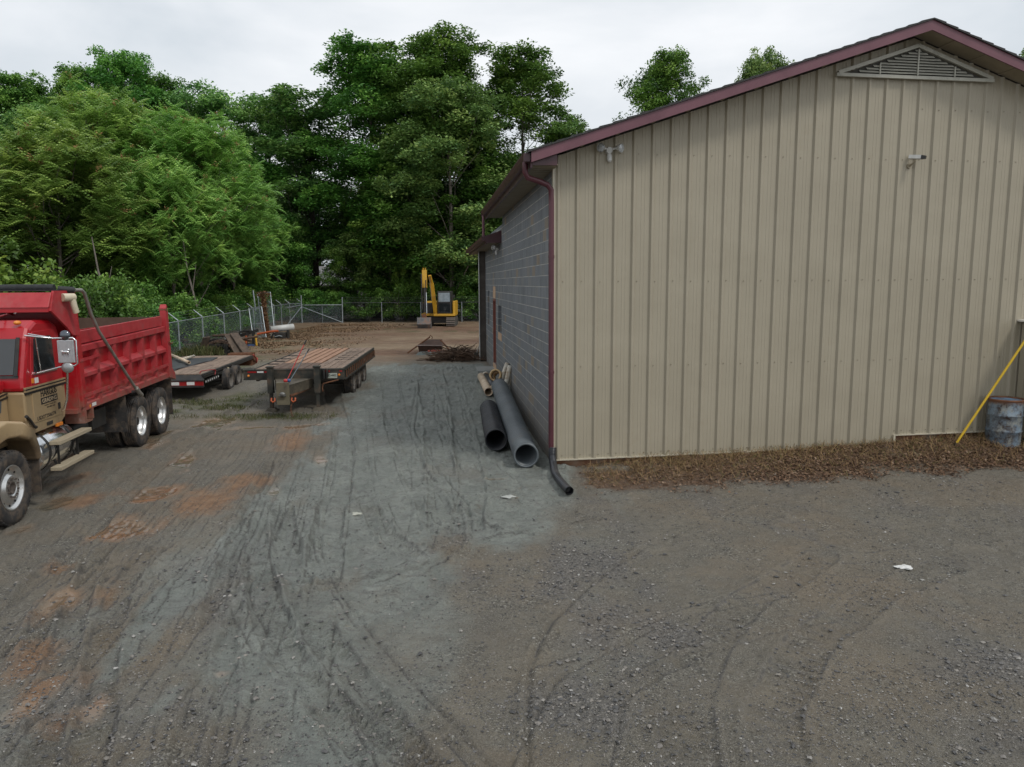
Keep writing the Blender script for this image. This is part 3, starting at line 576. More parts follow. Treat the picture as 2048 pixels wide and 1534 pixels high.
sb = sorted({.0, JOG, END_S, *[h[0] for h in holes], *[h[1] for h in holes]}); zb = sorted({-.3, 4.85, 5.35, *[h[2] for h in holes], *[h[3] for h in holes]})
q = []
def SQ(pts, uvs): q.append(([SW(*p) for p in pts], uvs))
for a, b in zip(sb[:-1], sb[1:]):
    for c, d in zip(zb[:-1], zb[1:]):
        if any(h[0] <= a and b <= h[1] and h[2] <= c and d <= h[3] for h in holes): continue
        if a >= JOG and c >= 4.8: continue
        SQ([(a, c, 0), (a, d, 0), (b, d, 0), (b, c, 0)], [(a, c), (a, d), (b, d), (b, c)])
for h in holes:
    a, b, c, d = h
    SQ([(b, c, 0), (b, d, 0), (b, d, -.2), (b, c, -.2)], [(b, c), (b, d), (b+.2, d), (b+.2, c)])
    SQ([(a, c, 0), (b, c, 0), (b, c, -.2), (a, c, -.2)], [(a, c), (b, c), (b, c+.2), (a, c+.2)])
    SQ([(a, d, 0), (b, d, 0), (b, d, -.2), (a, d, -.2)], [(a, d), (b, d), (b, d+.2), (a, d+.2)])
# wall thickness at the front corner and the step where the tall part ends
SQ([(0, -.3, 0), (0, 5.3, 0), (0, 5.3, -.05), (0, -.3, -.05)], [(0, -.3), (0, 5.3), (.05, 5.3), (.05, -.3)])
SQ([(JOG, 4.8, 0), (JOG, 5.35, 0), (JOG, 5.35, -12.5), (JOG, 4.8, -12.5)], [(0, 4.8), (0, 5.35), (12, 5.35), (12, 4.8)])
SQ([(END_S, -.3, 0), (END_S, 4.85, 0), (END_S, 4.85, -12.5), (END_S, -.3, -12.5)], [(0, -.3), (0, 4.85), (12, 4.85), (12, -.3)])
uv_quads('block_wall', q, M_block, bld)
q = []
for a, b, o0, o1 in ((15.45, 15.9, 0, .23),):
    SQ([(a, -.3, o1), (a, 4.5, o1), (a, 4.5, o0), (a, -.3, o0)], [(0, -.3), (0, 4.5), (.23, 4.5), (.23, -.3)])
    SQ([(a, -.3, o1), (a, 4.5, o1), (b, 4.5, o1), (b, -.3, o1)], [(0, -.3), (0, 4.5), (.45, 4.5), (.45, -.3)])
    SQ([(b, -.3, o1), (b, 4.5, o1), (b, 4.5, o0), (b, -.3, o0)], [(0, -.3), (0, 4.5), (.23, 4.5), (.23, -.3)])
uv_quads('pier', q, mat('shaded_brown_block', (.055, .045, .038), (.09, .078, .066), rough=.85, scale=3, bump=.4), bld)  # dark brown block, with the shade on the pier put into its colour
mb = MB(P0); mb.tube([SW(15.43, .28, .245), SW(15.43, 4.4, .245)], .022, 8); mb.build('conduit', mat('pale_pipe', (.45, .45, .43), rough=.5), bld)
M_door = mat('rust_red_steel', (.16, .05, .035), (.22, .075, .05), rough=.6, scale=5, dirt=(.1, .06, .05), dirt_amt=.3)
mb = MB(P0); fbox(mb, 11.2, 12.15, .55, 2.68, -.16, -.12, SW); dr = mb.build('door', M_door, bld)
mb = MB(P0)
fbox(mb, 12.09, 12.152, .55, 2.66, -.12, .012, SW); fbox(mb, 11.198, 11.26, .55, 2.66, -.12, .012, SW); fbox(mb, 11.26, 12.09, 2.61, 2.678, -.12, .012, SW)
mb.build('door_frame', M_door, dr)
M_tan = mat('tan_block', (.42, .27, .17), (.5, .34, .22), rough=.85, scale=6)
mb = MB(P0); fbox(mb, 11.2, 12.2, .2, .548, -.15, .018, SW); mb.build('tan_threshold', M_tan, bld); mb = MB(P0); fbox(mb, 11.25, 12.1, 2.7, 3.08, -.05, .006, SW); mb.build('tan_lintel', M_tan, bld); mb = MB(P0); fbox(mb, 9.3, 10.42, 1.47, 1.698, -.05, .006, SW); mb.build('tan_sill', M_tan, bld)
mb = MB(P0); fbox(mb, 9.32, 10.4, 1.70, 2.51, -.2, -.16, SW); wn = mb.build('window', mat('dark_glass', (.012, .012, .014), rough=.15), bld)
mb = MB(P0)
for sx in (9.32, 9.85, 10.36): fbox(mb, sx, sx+.04, 1.70, 2.51, -.16, -.13, SW)
fbox(mb, 9.36, 10.36, 2.08, 2.12, -.16, -.13, SW); mb.build('window_frame', mat('rusty_bar', (.12, .07, .045), rough=.7), wn)
mb = MB(P0); fbox(mb, 13.75, 14.5, 1.72, 2.92, -.2, -.14, SW); mb.build('window', mat('green_black', (.012, .022, .018), rough=.25), bld)

# roofs, soffits, fascias, gutters
mb = MB(P0)
def roofpt(s, z, back): # point on gable line s, carried 'back' metres along the side wall direction
    return tuple(P0+fu*s+su*back+np.array([0, 0, z]))
F0 = -.50; NR = 9.35
for sgn in (-1, 1):
    se = EAVE_S if sgn < 0 else 2*RIDGE_S-EAVE_S
    ze = RIDGE_Z-abs(se-RIDGE_S)*SLOPE
    steps = 30   # shingle courses as real steps
    for i in range(steps):
        f0, f1 = i/steps, (i+1)/steps; s0, s1 = RIDGE_S+(se-RIDGE_S)*f0, RIDGE_S+(se-RIDGE_S)*f1
        z0 = RIDGE_Z-abs(s0-RIDGE_S)*SLOPE; z1 = RIDGE_Z-abs(s1-RIDGE_S)*SLOPE
        mb.hexa([roofpt(s0, z0-.01, F0-.03), roofpt(s1, z1-.01, F0-.03), roofpt(s1, z1-.01, NR), roofpt(s0, z0-.01, NR), roofpt(s0, z0+.012, F0-.03), roofpt(s1, z1+.03, F0-.03), roofpt(s1, z1+.03, NR), roofpt(s0, z0+.012, NR)])
roof = mb.build('roof', M_shingle, bld)
for sgn in (-1, 1):
    mb = MB(P0)
    se = EAVE_S+.05 if sgn < 0 else 2*RIDGE_S-EAVE_S
    ze = RIDGE_Z-abs(se-RIDGE_S)*SLOPE
    for bk in (F0,):
        mb.hexa([roofpt(RIDGE_S, RIDGE_Z-.175, bk), roofpt(se, ze-.175, bk), roofpt(se, ze-.175, bk+.03), roofpt(RIDGE_S, RIDGE_Z-.175, bk+.03), roofpt(RIDGE_S, RIDGE_Z-.012, bk), roofpt(se, ze-.012, bk), roofpt(se, ze-.012, bk+.03), roofpt(RIDGE_S, RIDGE_Z-.012, bk+.03)])
    mb.build('rake_fascia', M_maroon, bld)
# rake soffit with battens
mb = MB(P0)
for sgn in (-1, 1):
    se = EAVE_S+.1 if sgn < 0 else 2*RIDGE_S-EAVE_S
    ze = RIDGE_Z-abs(se-RIDGE_S)*SLOPE
    mb.hexa([roofpt(RIDGE_S, RIDGE_Z-.12, F0+.03), roofpt(se, ze-.12, F0+.03), roofpt(se, ze-.12, -.0), roofpt(RIDGE_S, RIDGE_Z-.12, -.0), roofpt(RIDGE_S, RIDGE_Z-.08, F0+.03), roofpt(se, ze-.08, F0+.03), roofpt(se, ze-.08, 0), roofpt(RIDGE_S, RIDGE_Z-.08, 0)])
    k = 0.5
    while k < abs(se-RIDGE_S):
        s_ = RIDGE_S+(se-RIDGE_S)/abs(se-RIDGE_S)*k; z_ = RIDGE_Z-k*SLOPE
        mb.hexa([roofpt(s_, z_-.135, F0+.03), roofpt(s_+.04, z_-.135, F0+.03), roofpt(s_+.04, z_-.135, 0), roofpt(s_, z_-.135, 0), roofpt(s_, z_-.115, F0+.03), roofpt(s_+.04, z_-.115, F0+.03), roofpt(s_+.04, z_-.115, 0), roofpt(s_, z_-.115, 0)]); k += .61
mb.build('rake_soffit', M_soffit, bld)
# eave soffit: grooved boards across
def soffit(mb, s0, s1, z, o1):
    a = s0
    while a < s1-.02:
        fbox(mb, a, min(a+.16, s1), z, z+.02, .005, o1, SW); fbox(mb, a+.16, min(a+.2, s1), z+.008, z+.025, .005, o1, SW); a += .2
mb = MB(P0); soffit(mb, -.42, NR, 5.06, .42); mb.build('eave_soffit', M_soffit, bld); mb = MB(P0); soffit(mb, 9.2, 18.5, 4.36, .42); mb.build('eave_soffit', M_soffit, bld)
mb = MB(P0)
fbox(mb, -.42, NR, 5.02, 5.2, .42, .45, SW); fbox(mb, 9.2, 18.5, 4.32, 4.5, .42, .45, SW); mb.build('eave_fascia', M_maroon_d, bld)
# dark return under the rake at the corner
mb = MB(P0); mb.add([SW(-.43, 5.06, .42), SW(-.43, 5.06, 0.02), SW(-.43, 5.32, 0.02), SW(-.43, 5.17, .42), SW(-.40, 5.06, .42), SW(-.40, 5.06, 0.02), SW(-.40, 5.32, 0.02), SW(-.40, 5.17, .42)], [(0, 1, 2, 3), (7, 6, 5, 4), (0, 4, 5, 1), (1, 5, 6, 2), (2, 6, 7, 3), (3, 7, 4, 0)])
mb.build('eave_return', M_maroon_d, bld)
def gutter(mb, s0, s1, z, o=.45):   # K-style profile, open at the top
    pr = [(o, z-.13), (o+.07, z-.13), (o+.09, z-.06), (o+.125, z-.02), (o+.125, z), (o+.118, z), (o+.118, z-.018), (o+.082, z-.055), (o+.062, z-.122), (o+.008, z-.122), (o+.008, z), (o, z)]
    n = len(pr); vs = [SW(s0, zz, oo) for oo, zz in pr]+[SW(s1, zz, oo) for oo, zz in pr]
    mb.add(vs, [(i, (i+1) % n, n+(i+1) % n, n+i) for i in range(n)])
    for s_ in (s0, s1): fbox(mb, s_-.004, s_+.004, z-.128, z-.002, o+.004, o+.118, SW)
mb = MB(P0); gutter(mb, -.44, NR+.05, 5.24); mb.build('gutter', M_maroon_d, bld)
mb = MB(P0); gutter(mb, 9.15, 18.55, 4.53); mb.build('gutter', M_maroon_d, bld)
mb = MB(P0)
mb.tube([SW(-.2, 5.14, .51), SW(-.2, 4.98, .51), SW(-.18, 4.9, .47), SW(-.12, 4.84, .25), SW(-.06, 4.8, .12), SW(-.04, 4.72, .055), SW(-.04, 4.5, .05), SW(-.04, 2.5, .05), SW(-.04, .35, .05)], [.048]*9, 10)
for z in (3.6, 1.65): mb.tube([SW(-.04, z, .05), SW(-.04, z+.05, .05)], .054, 10)
mb.build('downspout', M_dsp, bld)
mb = MB(P0); mb.tube([SW(9.25, 5.12, .51), SW(9.25, 4.52, .51)], .04, 10); mb.build('downspout', M_maroon, bld)
# lower roof of the rear part
mb = MB(P0)
fbox(mb, 9.15, 18.5, 4.5, 4.53, -.2, .47, SW)
mb.hexa([SW(9.15, 4.5, .48), SW(18.55, 4.5, .48), SW(18.55, 5.3, -2.0), SW(9.15, 5.3, -2.0), SW(9.15, 4.54, .48), SW(18.55, 4.54, .48), SW(18.55, 5.34, -2.0), SW(9.15, 5.34, -2.0)]); mb.build('rear_roof', M_shingle, bld)
mb = MB(P0); mb.hexa([SW(9.12, 4.34, .46), SW(9.15, 4.34, .46), SW(9.15, 4.34, .0), SW(9.12, 4.34, .0), SW(9.12, 4.53, .46), SW(9.15, 4.53, .46), SW(9.15, 4.70, 0.0), SW(9.12, 4.70, 0.0)]); mb.build('rear_rake', M_maroon_d, bld)

# gable vent with louvres
V0, V1, VZ, VA = 4.98, 7.92, 6.71, 7.24; vm = (V0+V1)/2
mb = MB(P0); mb.add([FW(V0+.1, VZ+.02, .082), FW(V1-.1, VZ+.02, .082), FW(vm, VA-.04, .082)], [(0, 1, 2)]); vb = mb.build('gable_vent', mat('vent_screen', (.05, .047, .04), rough=.9), bld)
mb = MB(P0)
mb.beam(FW(V0-.05, VZ, .1), FW(V1+.05, VZ, .1), .05, .055)
mb.beam(FW(V0-.02, VZ+.03, .105), FW(vm, VA, .105), .05, .06); mb.beam(FW(V1+.02, VZ+.03, .103), FW(vm, VA, .103), .05, .06)
for s_ in (vm-.72, vm, vm+.72):
    zt = VA-.07-abs(s_-vm)*(VA-VZ)/(vm-V0); mb.beam(FW(s_, VZ+.03, .128), FW(s_, zt, .128), .022, .022, (1, 0, 0))
mb.build('vent_frame', M_vent, vb)
mb = MB(P0); z = VZ+.065
while z < VA-.07:
    hw = (VA-.02-z)/(VA-VZ)*(vm-V0)-.14
    mb.hexa([FW(vm-hw, z-.014, .125), FW(vm+hw, z-.014, .125), FW(vm+hw, z-.008, .125), FW(vm-hw, z-.008, .125), FW(vm-hw, z+.020, .088), FW(vm+hw, z+.020, .088), FW(vm+hw, z+.027, .088), FW(vm-hw, z+.027, .088)]); z += .047
mb.build('louvres', M_vent, vb)

# lean-to enclosure at the right end
q2 = MB(P0)
for k in range(6):
    o = .06+k*.16; fbox(q2, 9.02, 9.05, .2, 2.38, o, o+.13); fbox(q2, 9.035, 9.05, .2, 2.38, o+.13, o+.16)
fbox(q2, 9.05, 12, .2, 2.3, .05, 1.0); le = q2.build('lean_to', M_panel, bld)
mb = MB(P0); mb.hexa([FW(8.92, 2.38, 1.06), FW(12, 2.38, 1.06), FW(12, 2.42, .03), FW(8.92, 2.42, .03), FW(8.92, 2.41, 1.06), FW(12, 2.41, 1.06), FW(12, 2.45, .03), FW(8.92, 2.45, .03)])
mb.build('lean_to_roof', mat('white_flashing', (.62, .6, .56), (.7, .68, .64), rough=.5, scale=8, dirt=(.3, .28, .24), dirt_amt=.2), bld)

# floodlights and camera
M_white = mat('weathered_white', (.5, .5, .48), (.6, .6, .57), rough=.45, scale=20)
M_glass = mat('lamp_glass', (.35, .37, .38), (.5, .52, .53), rough=.12, spec=.8)
def flood(P, D, label):   # P(s,z,off) frame
    e = empty('floodlight', P(0, 0, 0), 0, label, 'floodlight'); o = P(0, 0, 0)
    mb = MB(o); a = Vector(P(0, 0, .0)); b = Vector(P(0, 0, .075)); mb.tube([a, b], [.062, .052], 16); mb.build('mount', M_white, e)
    for sg in (-1, 1):
        j = Vector(P(sg*.06, .02, .06)); k = Vector(P(sg*.115, .035, .085)); mb = MB(o); mb.tube([j, k], .02, 8)
        d = (Vector(P(sg*.5, -.1, .6))-Vector(P(0, 0, 0))).normalized()
        mb.tube([k-d*.01, k+d*.03, k+d*.075, k+d*.10], [.028, .045, .068, .072], 18, caps=False)
        lh = mb.build('lamp_head', M_white, e)
        mb = MB(o); mb.tube([k+d*.088, k+d*.098, k+d*.104], [.066, .05, .0], 18, caps=False); mb.build('lens', M_glass, lh)
    mb = MB(o); mb.tube([P(0, -.05, .045), P(0, -.10, .06), P(0, -.17, .065)], [.03, .042, .040], 12); mb.tube([P(0, -.17, .065), P(0, -.19, .066)], [.038, .025], 12); mb.build('motion_sensor', M_white, e)
    return e
flood(lambda s, z, o: FW(.92+s, 5.37+z, .03+o), 1, 'white twin floodlight high on the beige gable wall')
flood(lambda s, z, o: SW(9.9+s, 4.22+z, .02+o), 1, 'small white twin floodlight under the lower rear eave of the block wall')
o = FW(6.50, 5.32, .03); e = empty('security_camera', o, 0, 'small white security camera on the gable wall below the louvred vent', 'camera')
mb = MB(o); mb.tube([FW(6.47, 5.22, .02), FW(6.47, 5.22, .045)], .045, 12); mb.tube([FW(6.47, 5.22, .04), FW(6.47, 5.25, .12), FW(6.5, 5.3, .14)], .016, 8); mb.build('bracket', M_soffit, e)
mb = MB(o); mb.tube([FW(6.44, 5.37, .06), FW(6.56, 5.345, .22)], .045, 4, smooth=False); mb.build('housing', M_white, e)
mb = MB(o); mb.tube([FW(6.561, 5.345, .221), FW(6.60, 5.335, .28)], [.046, .036], 4, smooth=False); mb.build('lens_hood', mat('black_plastic', (.012, .012, .012), rough=.4), e)
# ------------------------------------------------------------------ materials for vehicles
M_red = mat('truck_red', (.33, .005, .010), (.41, .009, .016), rough=.32, scale=2, dirt=(.36, .06, .06), dirt_amt=.2, dirt_scale=2.2, rough2=.6, coat=.25, mud=(.9, 1.7))
M_redf = mat('dusty_red', (.34, .018, .024), (.41, .038, .044), rough=.5, scale=5, dirt=(.32, .085, .08), dirt_amt=.3, dirt_scale=3, rough2=.8, mud=(.8, 1.6))
M_tanp = mat('truck_tan', (.36, .26, .14), (.40, .29, .165), rough=.3, metal=.25, scale=2, dirt=(.27, .20, .13), dirt_amt=.25, dirt_scale=3, coat=.3, mud=(.6, 1.3))
M_black = mat('black_paint', (.012, .012, .012), (.03, .028, .026), rough=.5, scale=6, dirt=(.07, .055, .04), dirt_amt=.3, dirt_scale=4)
M_rubber = mat('rubber', (.018, .018, .019), (.036, .034, .033), rough=.8, scale=9, dirt=(.12, .09, .065), dirt_amt=.5, dirt_scale=5, bump=.2)
M_chrome = mat('chrome', (.62, .63, .64), (.74, .75, .76), rough=.16, metal=1.0, scale=6, dirt=(.35, .33, .30), dirt_amt=.15, dirt_scale=9)
M_alu = mat('aluminium', (.55, .55, .54), (.68, .68, .67), rough=.3, metal=.9, scale=9, dirt=(.25, .22, .18), dirt_amt=.2, dirt_scale=9)
M_rust = mat('rust', (.11, .045, .022), (.20, .09, .045), rough=.85, scale=8, bump=.5)
M_hub = mat('dark_hub', (.05, .04, .034), (.11, .09, .075), rough=.7, scale=12)
M_glass2 = mat('cab_glass', (.012, .016, .018), (.02, .024, .026), rough=.04, spec=1.0)
M_amber = mat('amber_lens', (.65, .19, .02), (.72, .24, .03), rough=.25)
M_redlens = mat('red_lens', (.25, .01, .012), (.3, .015, .015), rough=.3)
M_wtape = mat('white_tape', (.6, .6, .58), (.7, .7, .68), rough=.4, scale=20)
M_step = mat('step_wood', (.30, .25, .17), (.40, .34, .24), rough=.7, scale=5, stretch=(1, 12, 12))
M_blk_txt = mat('black_letters', (.012, .01, .009), rough=.5)
M_tan_txt = mat('tan_letters', (.40, .31, .2), rough=.5)

def text(name, s, parent, o, xd, ud, w, h, m, off=0.0, label=None, extr=.0015):
    c = bpy.data.curves.new(name, 'FONT'); c.body = s; c.size = 1; c.extrude = .003; c.offset = off
    t = bpy.data.objects.new(name+'_c', c); COL.objects.link(t); bpy.context.view_layer.update()
    me = bpy.data.meshes.new_from_object(t.evaluated_get(bpy.context.evaluated_depsgraph_get())); bpy.data.objects.remove(t)
    n = len(me.vertices); a = np.empty(n*3); me.vertices.foreach_get('co', a); a = a.reshape(-1, 3)
    a[:, 0] = (a[:, 0]-a[:, 0].min())/(np.ptp(a[:, 0]))*w; a[:, 1] = (a[:, 1]-a[:, 1].min())/(np.ptp(a[:, 1]))*h; a[:, 2] *= extr/.003
    X = np.array(Vector(xd).normalized()); U = np.array(Vector(ud).normalized()); Nn = np.cross(X, U)
    p = np.array(o)+a[:, :1]*X+a[:, 1:2]*U+a[:, 2:]*Nn; me.vertices.foreach_set('co', p.ravel()); me.update()
    me.materials.clear(); me.materials.append(m); ob = bpy.data.objects.new(name, me); COL.objects.link(ob); ob.parent = parent
    if label: ob['label'] = label
    return ob

def wheel(name, parent, c, r, w, out=-1, rim_r=None, deep=False, holes=10, tread=True, rimm=None, hubm=None):
    """axis along local y, outer face towards out*y"""
    rim_r = rim_r or r*.56; e = bpy.data.objects.new(name, None); e.empty_display_size = .1; COL.objects.link(e); e.parent = parent; e.location = c
    h = w/2; mb = MB(); q = r-rim_r
    pr = [(rim_r, -h*.82), (rim_r+q*.3, -h), (rim_r+q*.7, -h*1.02), (r*.985, -h*.86), (r, -h*.66)]
    if tread:
        for k in (-.42, -.14, .14, .42): pr += [(r, h*(k-.06)), (r*.978, h*(k-.045)), (r*.978, h*(k+.045)), (r, h*(k+.06))]
    pr += [(r, h*.66), (r*.985, h*.86), (rim_r+q*.7, h*1.02), (rim_r+q*.3, h), (rim_r, h*.82)]
    mb.lathe(pr, (0, 0, 0), 'y', 40)
    if tread:   # shoulder lugs
        for k in range(48):
            a = 2*math.pi*k/48; ca, sa = math.cos(a), math.sin(a); da = .028
            for sg in (-1, 1):
                P = []
                for rr in (r*.975, r*1.006):
                    for (dy, dd) in ((sg*h*.62, -da), (sg*h*.62, da), (sg*h*.93, da), (sg*h*.93, -da)):
                        P.append((rr*math.cos(a+dd)*(1 if abs(dy) < h*.8 else .985), dy, rr*math.sin(a+dd)*(1 if abs(dy) < h*.8 else .985)))
                mb.hexa(P)
    mb.build('tyre', M_rubber, e)
    rimm = rimm or M_alu; f = out
    mb = MB()
    if deep: pr = [(rim_r*1.02, f*h*.86), (rim_r*.99, f*h*.9), (rim_r*.93, f*h*.84), (rim_r*.88, f*h*.4), (rim_r*.86, -f*h*.35), (rim_r*.6, -f*h*.5), (rim_r*.5, -f*h*.5), (rim_r*.46, -f*h*.2), (0.001, -f*h*.2)]
    else: pr = [(rim_r*1.02, f*h*.86), (rim_r*.99, f*h*.9), (rim_r*.94, f*h*.84), (rim_r*.90, f*h*.58), (rim_r*.70, f*h*.50), (rim_r*.60, f*h*.56), (rim_r*.56, f*h*.84), (rim_r*.52, f*h*.86), (rim_r*.36, f*h*.84), (rim_r*.34, f*h*.60), (.001, f*h*.58)]
    mb.lathe(pr, (0, 0, 0), 'y', 40); rim = mb.build('rim', rimm, e)
    mb = MB()
    if not deep and holes:
        for k in range(holes):
            a = 2*math.pi*(k+.3)/holes; cx, cz = rim_r*.80*math.cos(a), rim_r*.80*math.sin(a); mb.tube([(cx, f*h*.50, cz), (cx, f*h*.575, cz)], rim_r*.055, 10)
        mb.build('hand_hole', M_dark, rim)
        mb = MB()
        for k in range(10):
            a = 2*math.pi*(k+.5)/10; cx, cz = rim_r*.42*math.cos(a), rim_r*.42*math.sin(a); mb.tube([(cx, f*h*.84, cz), (cx, f*h*1.02, cz)], rim_r*.045, 6, smooth=False)
        mb.build('lug_nut', M_hub, rim)
        mb = MB(); mb.lathe([(rim_r*.30, f*h*.55), (rim_r*.30, f*h*.84), (rim_r*.24, f*h*.90), (rim_r*.22, f*h*.66), (.001, f*h*.66)], (0, 0, 0), 'y', 20); mb.build('hub', M_hub, rim)
    elif deep:
        mb.lathe([(rim_r*.3, -f*h*.3), (rim_r*.28, f*h*.15), (rim_r*.2, f*h*.22), (.001, f*h*.22)], (0, 0, 0), 'y', 16); mb.build('hub', hubm or M_rust, rim)
    return e

# ------------------------------------------------------------------ dump truck
tk = empty('dump_truck', (-6.71, 9.6, -.005), R(97.9), 'red and tan dump truck with black lettering on its door', 'dump truck')
mb = MB()
for y in (.72, 1.48): mb.box(-1.5, 7.1, y, y+.10, .82, 1.06)
for s_ in (.13, 2.6, 3.6, 5.07, 6.3): mb.box(s_-.08, s_+.08, .80, 1.5, .6, .85)
mb.tube([(.13, .2, .5), (.13, 2.1, .5)], .06, 8); mb.build('chassis', M_black, tk)
for s_ in (5.07, 6.30):
    a = wheel('wheel', tk, (s_, .135, .5), .51, .25, -1, .30, deep=True); a['label'] = 'outer rear wheel with deep polished rim'
    wheel('wheel', tk, (s_, .44, .5), .51, .25, -1, .30, deep=True)
    wheel('wheel', tk, (s_, 1.86, .5), .51, .25, 1, .30, deep=True); wheel('wheel', tk, (s_, 2.165, .5), .51, .25, 1, .30, deep=True)
    mb = MB(); mb.tube([(s_, .1, .5), (s_, 2.2, .5)], .075, 10); mb.sphere((s_, 1.15, .5), .2, 12, 8, (1, 1.2, 1)); mb.build('axle', M_black, tk)
a = wheel('wheel', tk, (.13, .15, .5), .51, .28, -1, .305); a['label'] = 'front wheel with shiny rim of round holes'
wheel('wheel', tk, (.13, 2.15, .5), .51, .28, 1, .305)
# hood and fenders
mb = MB(); mb.prism([(-1.75, .95), (.80, .95), (.84, 1.30), (.84, 1.70), (-1.75, 1.50)], 'y', .34, 1.96); hl = mb.build('hood_side', M_tanp, tk, bevel=.03)
mb = MB(); mb.prism([(-1.75, 1.503), (.84, 1.703), (.86, 1.87), (.2, 1.89), (-1.6, 1.68), (-1.75, 1.6)], 'y', .36, 1.94); mb.build('hood_top', M_red, tk, bevel=.07)
mb = MB()
for dz, hh in ((.0, .022), (-.05, .03)):
    mb.hexa([(-1.7, .332, 1.50+dz-hh), (.842, .332, 1.70+dz-hh), (.842, .345, 1.70+dz-hh), (-1.7, .345, 1.5+dz-hh), (-1.7, .332, 1.50+dz), (.842, .332, 1.70+dz), (.842, .345, 1.70+dz), (-1.7, .345, 1.5+dz)])
mb.build('pinstripe', M_blk_txt, hl)
mb = MB(); mb.hexa([(-.3, .330, 1.38), (.62, .330, 1.45), (.62, .345, 1.45), (-.3, .345, 1.38), (-.3, .330, 1.54), (.66, .330, 1.61), (.66, .345, 1.61), (-.3, .345, 1.54)]); mb.build('vent_panel', mat('slate_panel', (.06, .075, .09), rough=.5), hl)
out_ = [(-.95, .72), (-.78, 1.12), (-.42, 1.34), (.10, 1.42), (.52, 1.34), (.80, 1.20), (.93, .90), (.96, .72), (.86, .70), (.80, .86), (.69, 1.03), (.42, 1.14), (.1, 1.17), (-.2, 1.12), (-.42, .98), (-.55, .72)]
for y0, y1 in ((.0, .40), (1.90, 2.30)):
    mb = MB(); n = len(out_)
    # split the arch into convex pieces
    oo = out_[:8]; ii = out_[8:][::-1]
    for k in range(7):
        a, b, c, d = oo[k], oo[k+1], ii[k+1], ii[k]
        mb.hexa([(a[0], y0, a[1]), (b[0], y0, b[1]), (c[0], y0, c[1]), (d[0], y0, d[1]), (a[0], y1, a[1]), (b[0], y1, b[1]), (c[0], y1, c[1]), (d[0], y1, d[1])])
    f = mb.build('fender', M_tanp, tk)
    bm = bmesh.new(); bm.from_mesh(f.data); bmesh.ops.remove_doubles(bm, verts=bm.verts, dist=1e-4)
    dead = [x for x in bm.faces if all(len(e.link_faces) > 2 for e in x.edges if True) and False]
    inner = {}
    for x in bm.faces:
        kx = tuple(sorted(v.index for v in x.verts)); inner.setdefault(kx, []).append(x)
    bmesh.ops.delete(bm, geom=[x for l_ in inner.values() if len(l_) > 1 for x in l_], context='FACES_ONLY')
    bmesh.ops.recalc_face_normals(bm, faces=bm.faces); bm.to_mesh(f.data); bm.free()
    md = f.modifiers.new('edge', 'BEVEL'); md.width = .07; md.segments = 4; md.limit_method = 'ANGLE'; md.angle_limit = R(50)
    for p in f.data.polygons: p.use_smooth = True
mb = MB(); mb.box(.90, .93, .04, .55, .22, .74); mb.build('mud_flap', M_rubber, tk)
mb = MB(); mb.prism([(.5, .98), (.86, .75), (.92, 1.3), (.5, 1.42)], 'y', .42, .44); mb.build('splash_shield', M_black, tk)
# cab
mb = MB(); mb.prism([(.86, 1.70), (.88, 1.90), (1.06, 2.46), (1.14, 2.60), (1.35, 2.70), (1.8, 2.69), (2.02, 2.60), (2.09, 2.45), (2.12, 1.70)], 'y', .12, 2.18)
cabu = mb.build('cab', M_red, tk, bevel=.055)
mb = MB(); mb.prism([(.86, 1.06), (.86, 1.698), (2.12, 1.698), (2.13, 1.35), (2.05, 1.14), (1.9, 1.06)], 'y', .12, 2.18); cabl = mb.build('cab_lower', M_tanp, tk, bevel=.03)
mb = MB()
for y0, y1 in ((.25, 1.13), (1.17, 2.05)): mb.hexa([(.885, y0, 1.95), (.885, y1, 1.95), (1.045, y1, 2.45), (1.045, y0, 2.45), (.865, y0, 1.95), (.865, y1, 1.95), (1.022, y1, 2.45), (1.022, y0, 2.45)])
mb.build('windshield', M_glass2, cabu)
mb = MB(); mb.hexa([(.87, .19, 1.90), (.87, 2.11, 1.90), (.89, 2.11, 1.935), (.89, .19, 1.935), (.86, .19, 1.90), (.86, 2.11, 1.90), (.872, 2.11, 1.935), (.872, .19, 1.935)]); mb.beam((.865, .22, 1.93), (1.03, .22, 2.47), .05, .012, (1, 0, 0)); mb.build('windshield_seal', M_black, cabu)
mb = MB(); mb.prism([(1.05, 1.22), (1.05, 1.70), (1.985, 1.70), (1.985, 1.32), (1.93, 1.20)], 'y', .108, .14); dl = mb.build('door', M_tanp, tk, bevel=.006, label='tan lower door panel with black lettering')
mb = MB(); mb.prism([(1.05, 1.703), (1.07, 1.95), (1.16, 2.50), (1.22, 2.54), (1.85, 2.54), (1.93, 2.46), (1.985, 1.703)], 'y', .108, .14); du = mb.build('door_upper', M_red, dl, bevel=.006)
mb = MB(); mb.prism([(1.14, 1.95), (1.22, 2.43), (1.26, 2.455), (1.72, 2.455), (1.76, 2.42), (1.80, 1.95)], 'y', .100, .13); dw = mb.build('door_window', M_glass2, dl)
mb = MB(); mb.beam((1.10, .098, 1.925), (1.84, .098, 1.925), .02, .02); mb.build('window_sill', M_chrome, dl)
mb = MB()
for z0, z1 in ((1.715, 1.735), (1.655, 1.69)): mb.box(.87, 2.115, .1035, .135, z0, z1)
mb.build('pinstripe', M_blk_txt, dl)
mb = MB(); mb.box(.87, 2.118, .1045, .134, 1.69, 1.76); mb.build('tan_stripe', M_tanp, dl)
text('lettering', 'HARGUS', dl, (1.29, .1065, 1.565), (1, 0, 0), (0, 0, 1), .50, .105, M_blk_txt, .02, 'black word HARGUS')
mb = MB(); mb.bbox(1.28, 1.80, .103, .112, 1.452, 1.548, .004); gp = mb.build('name_plate', M_blk_txt, dl)
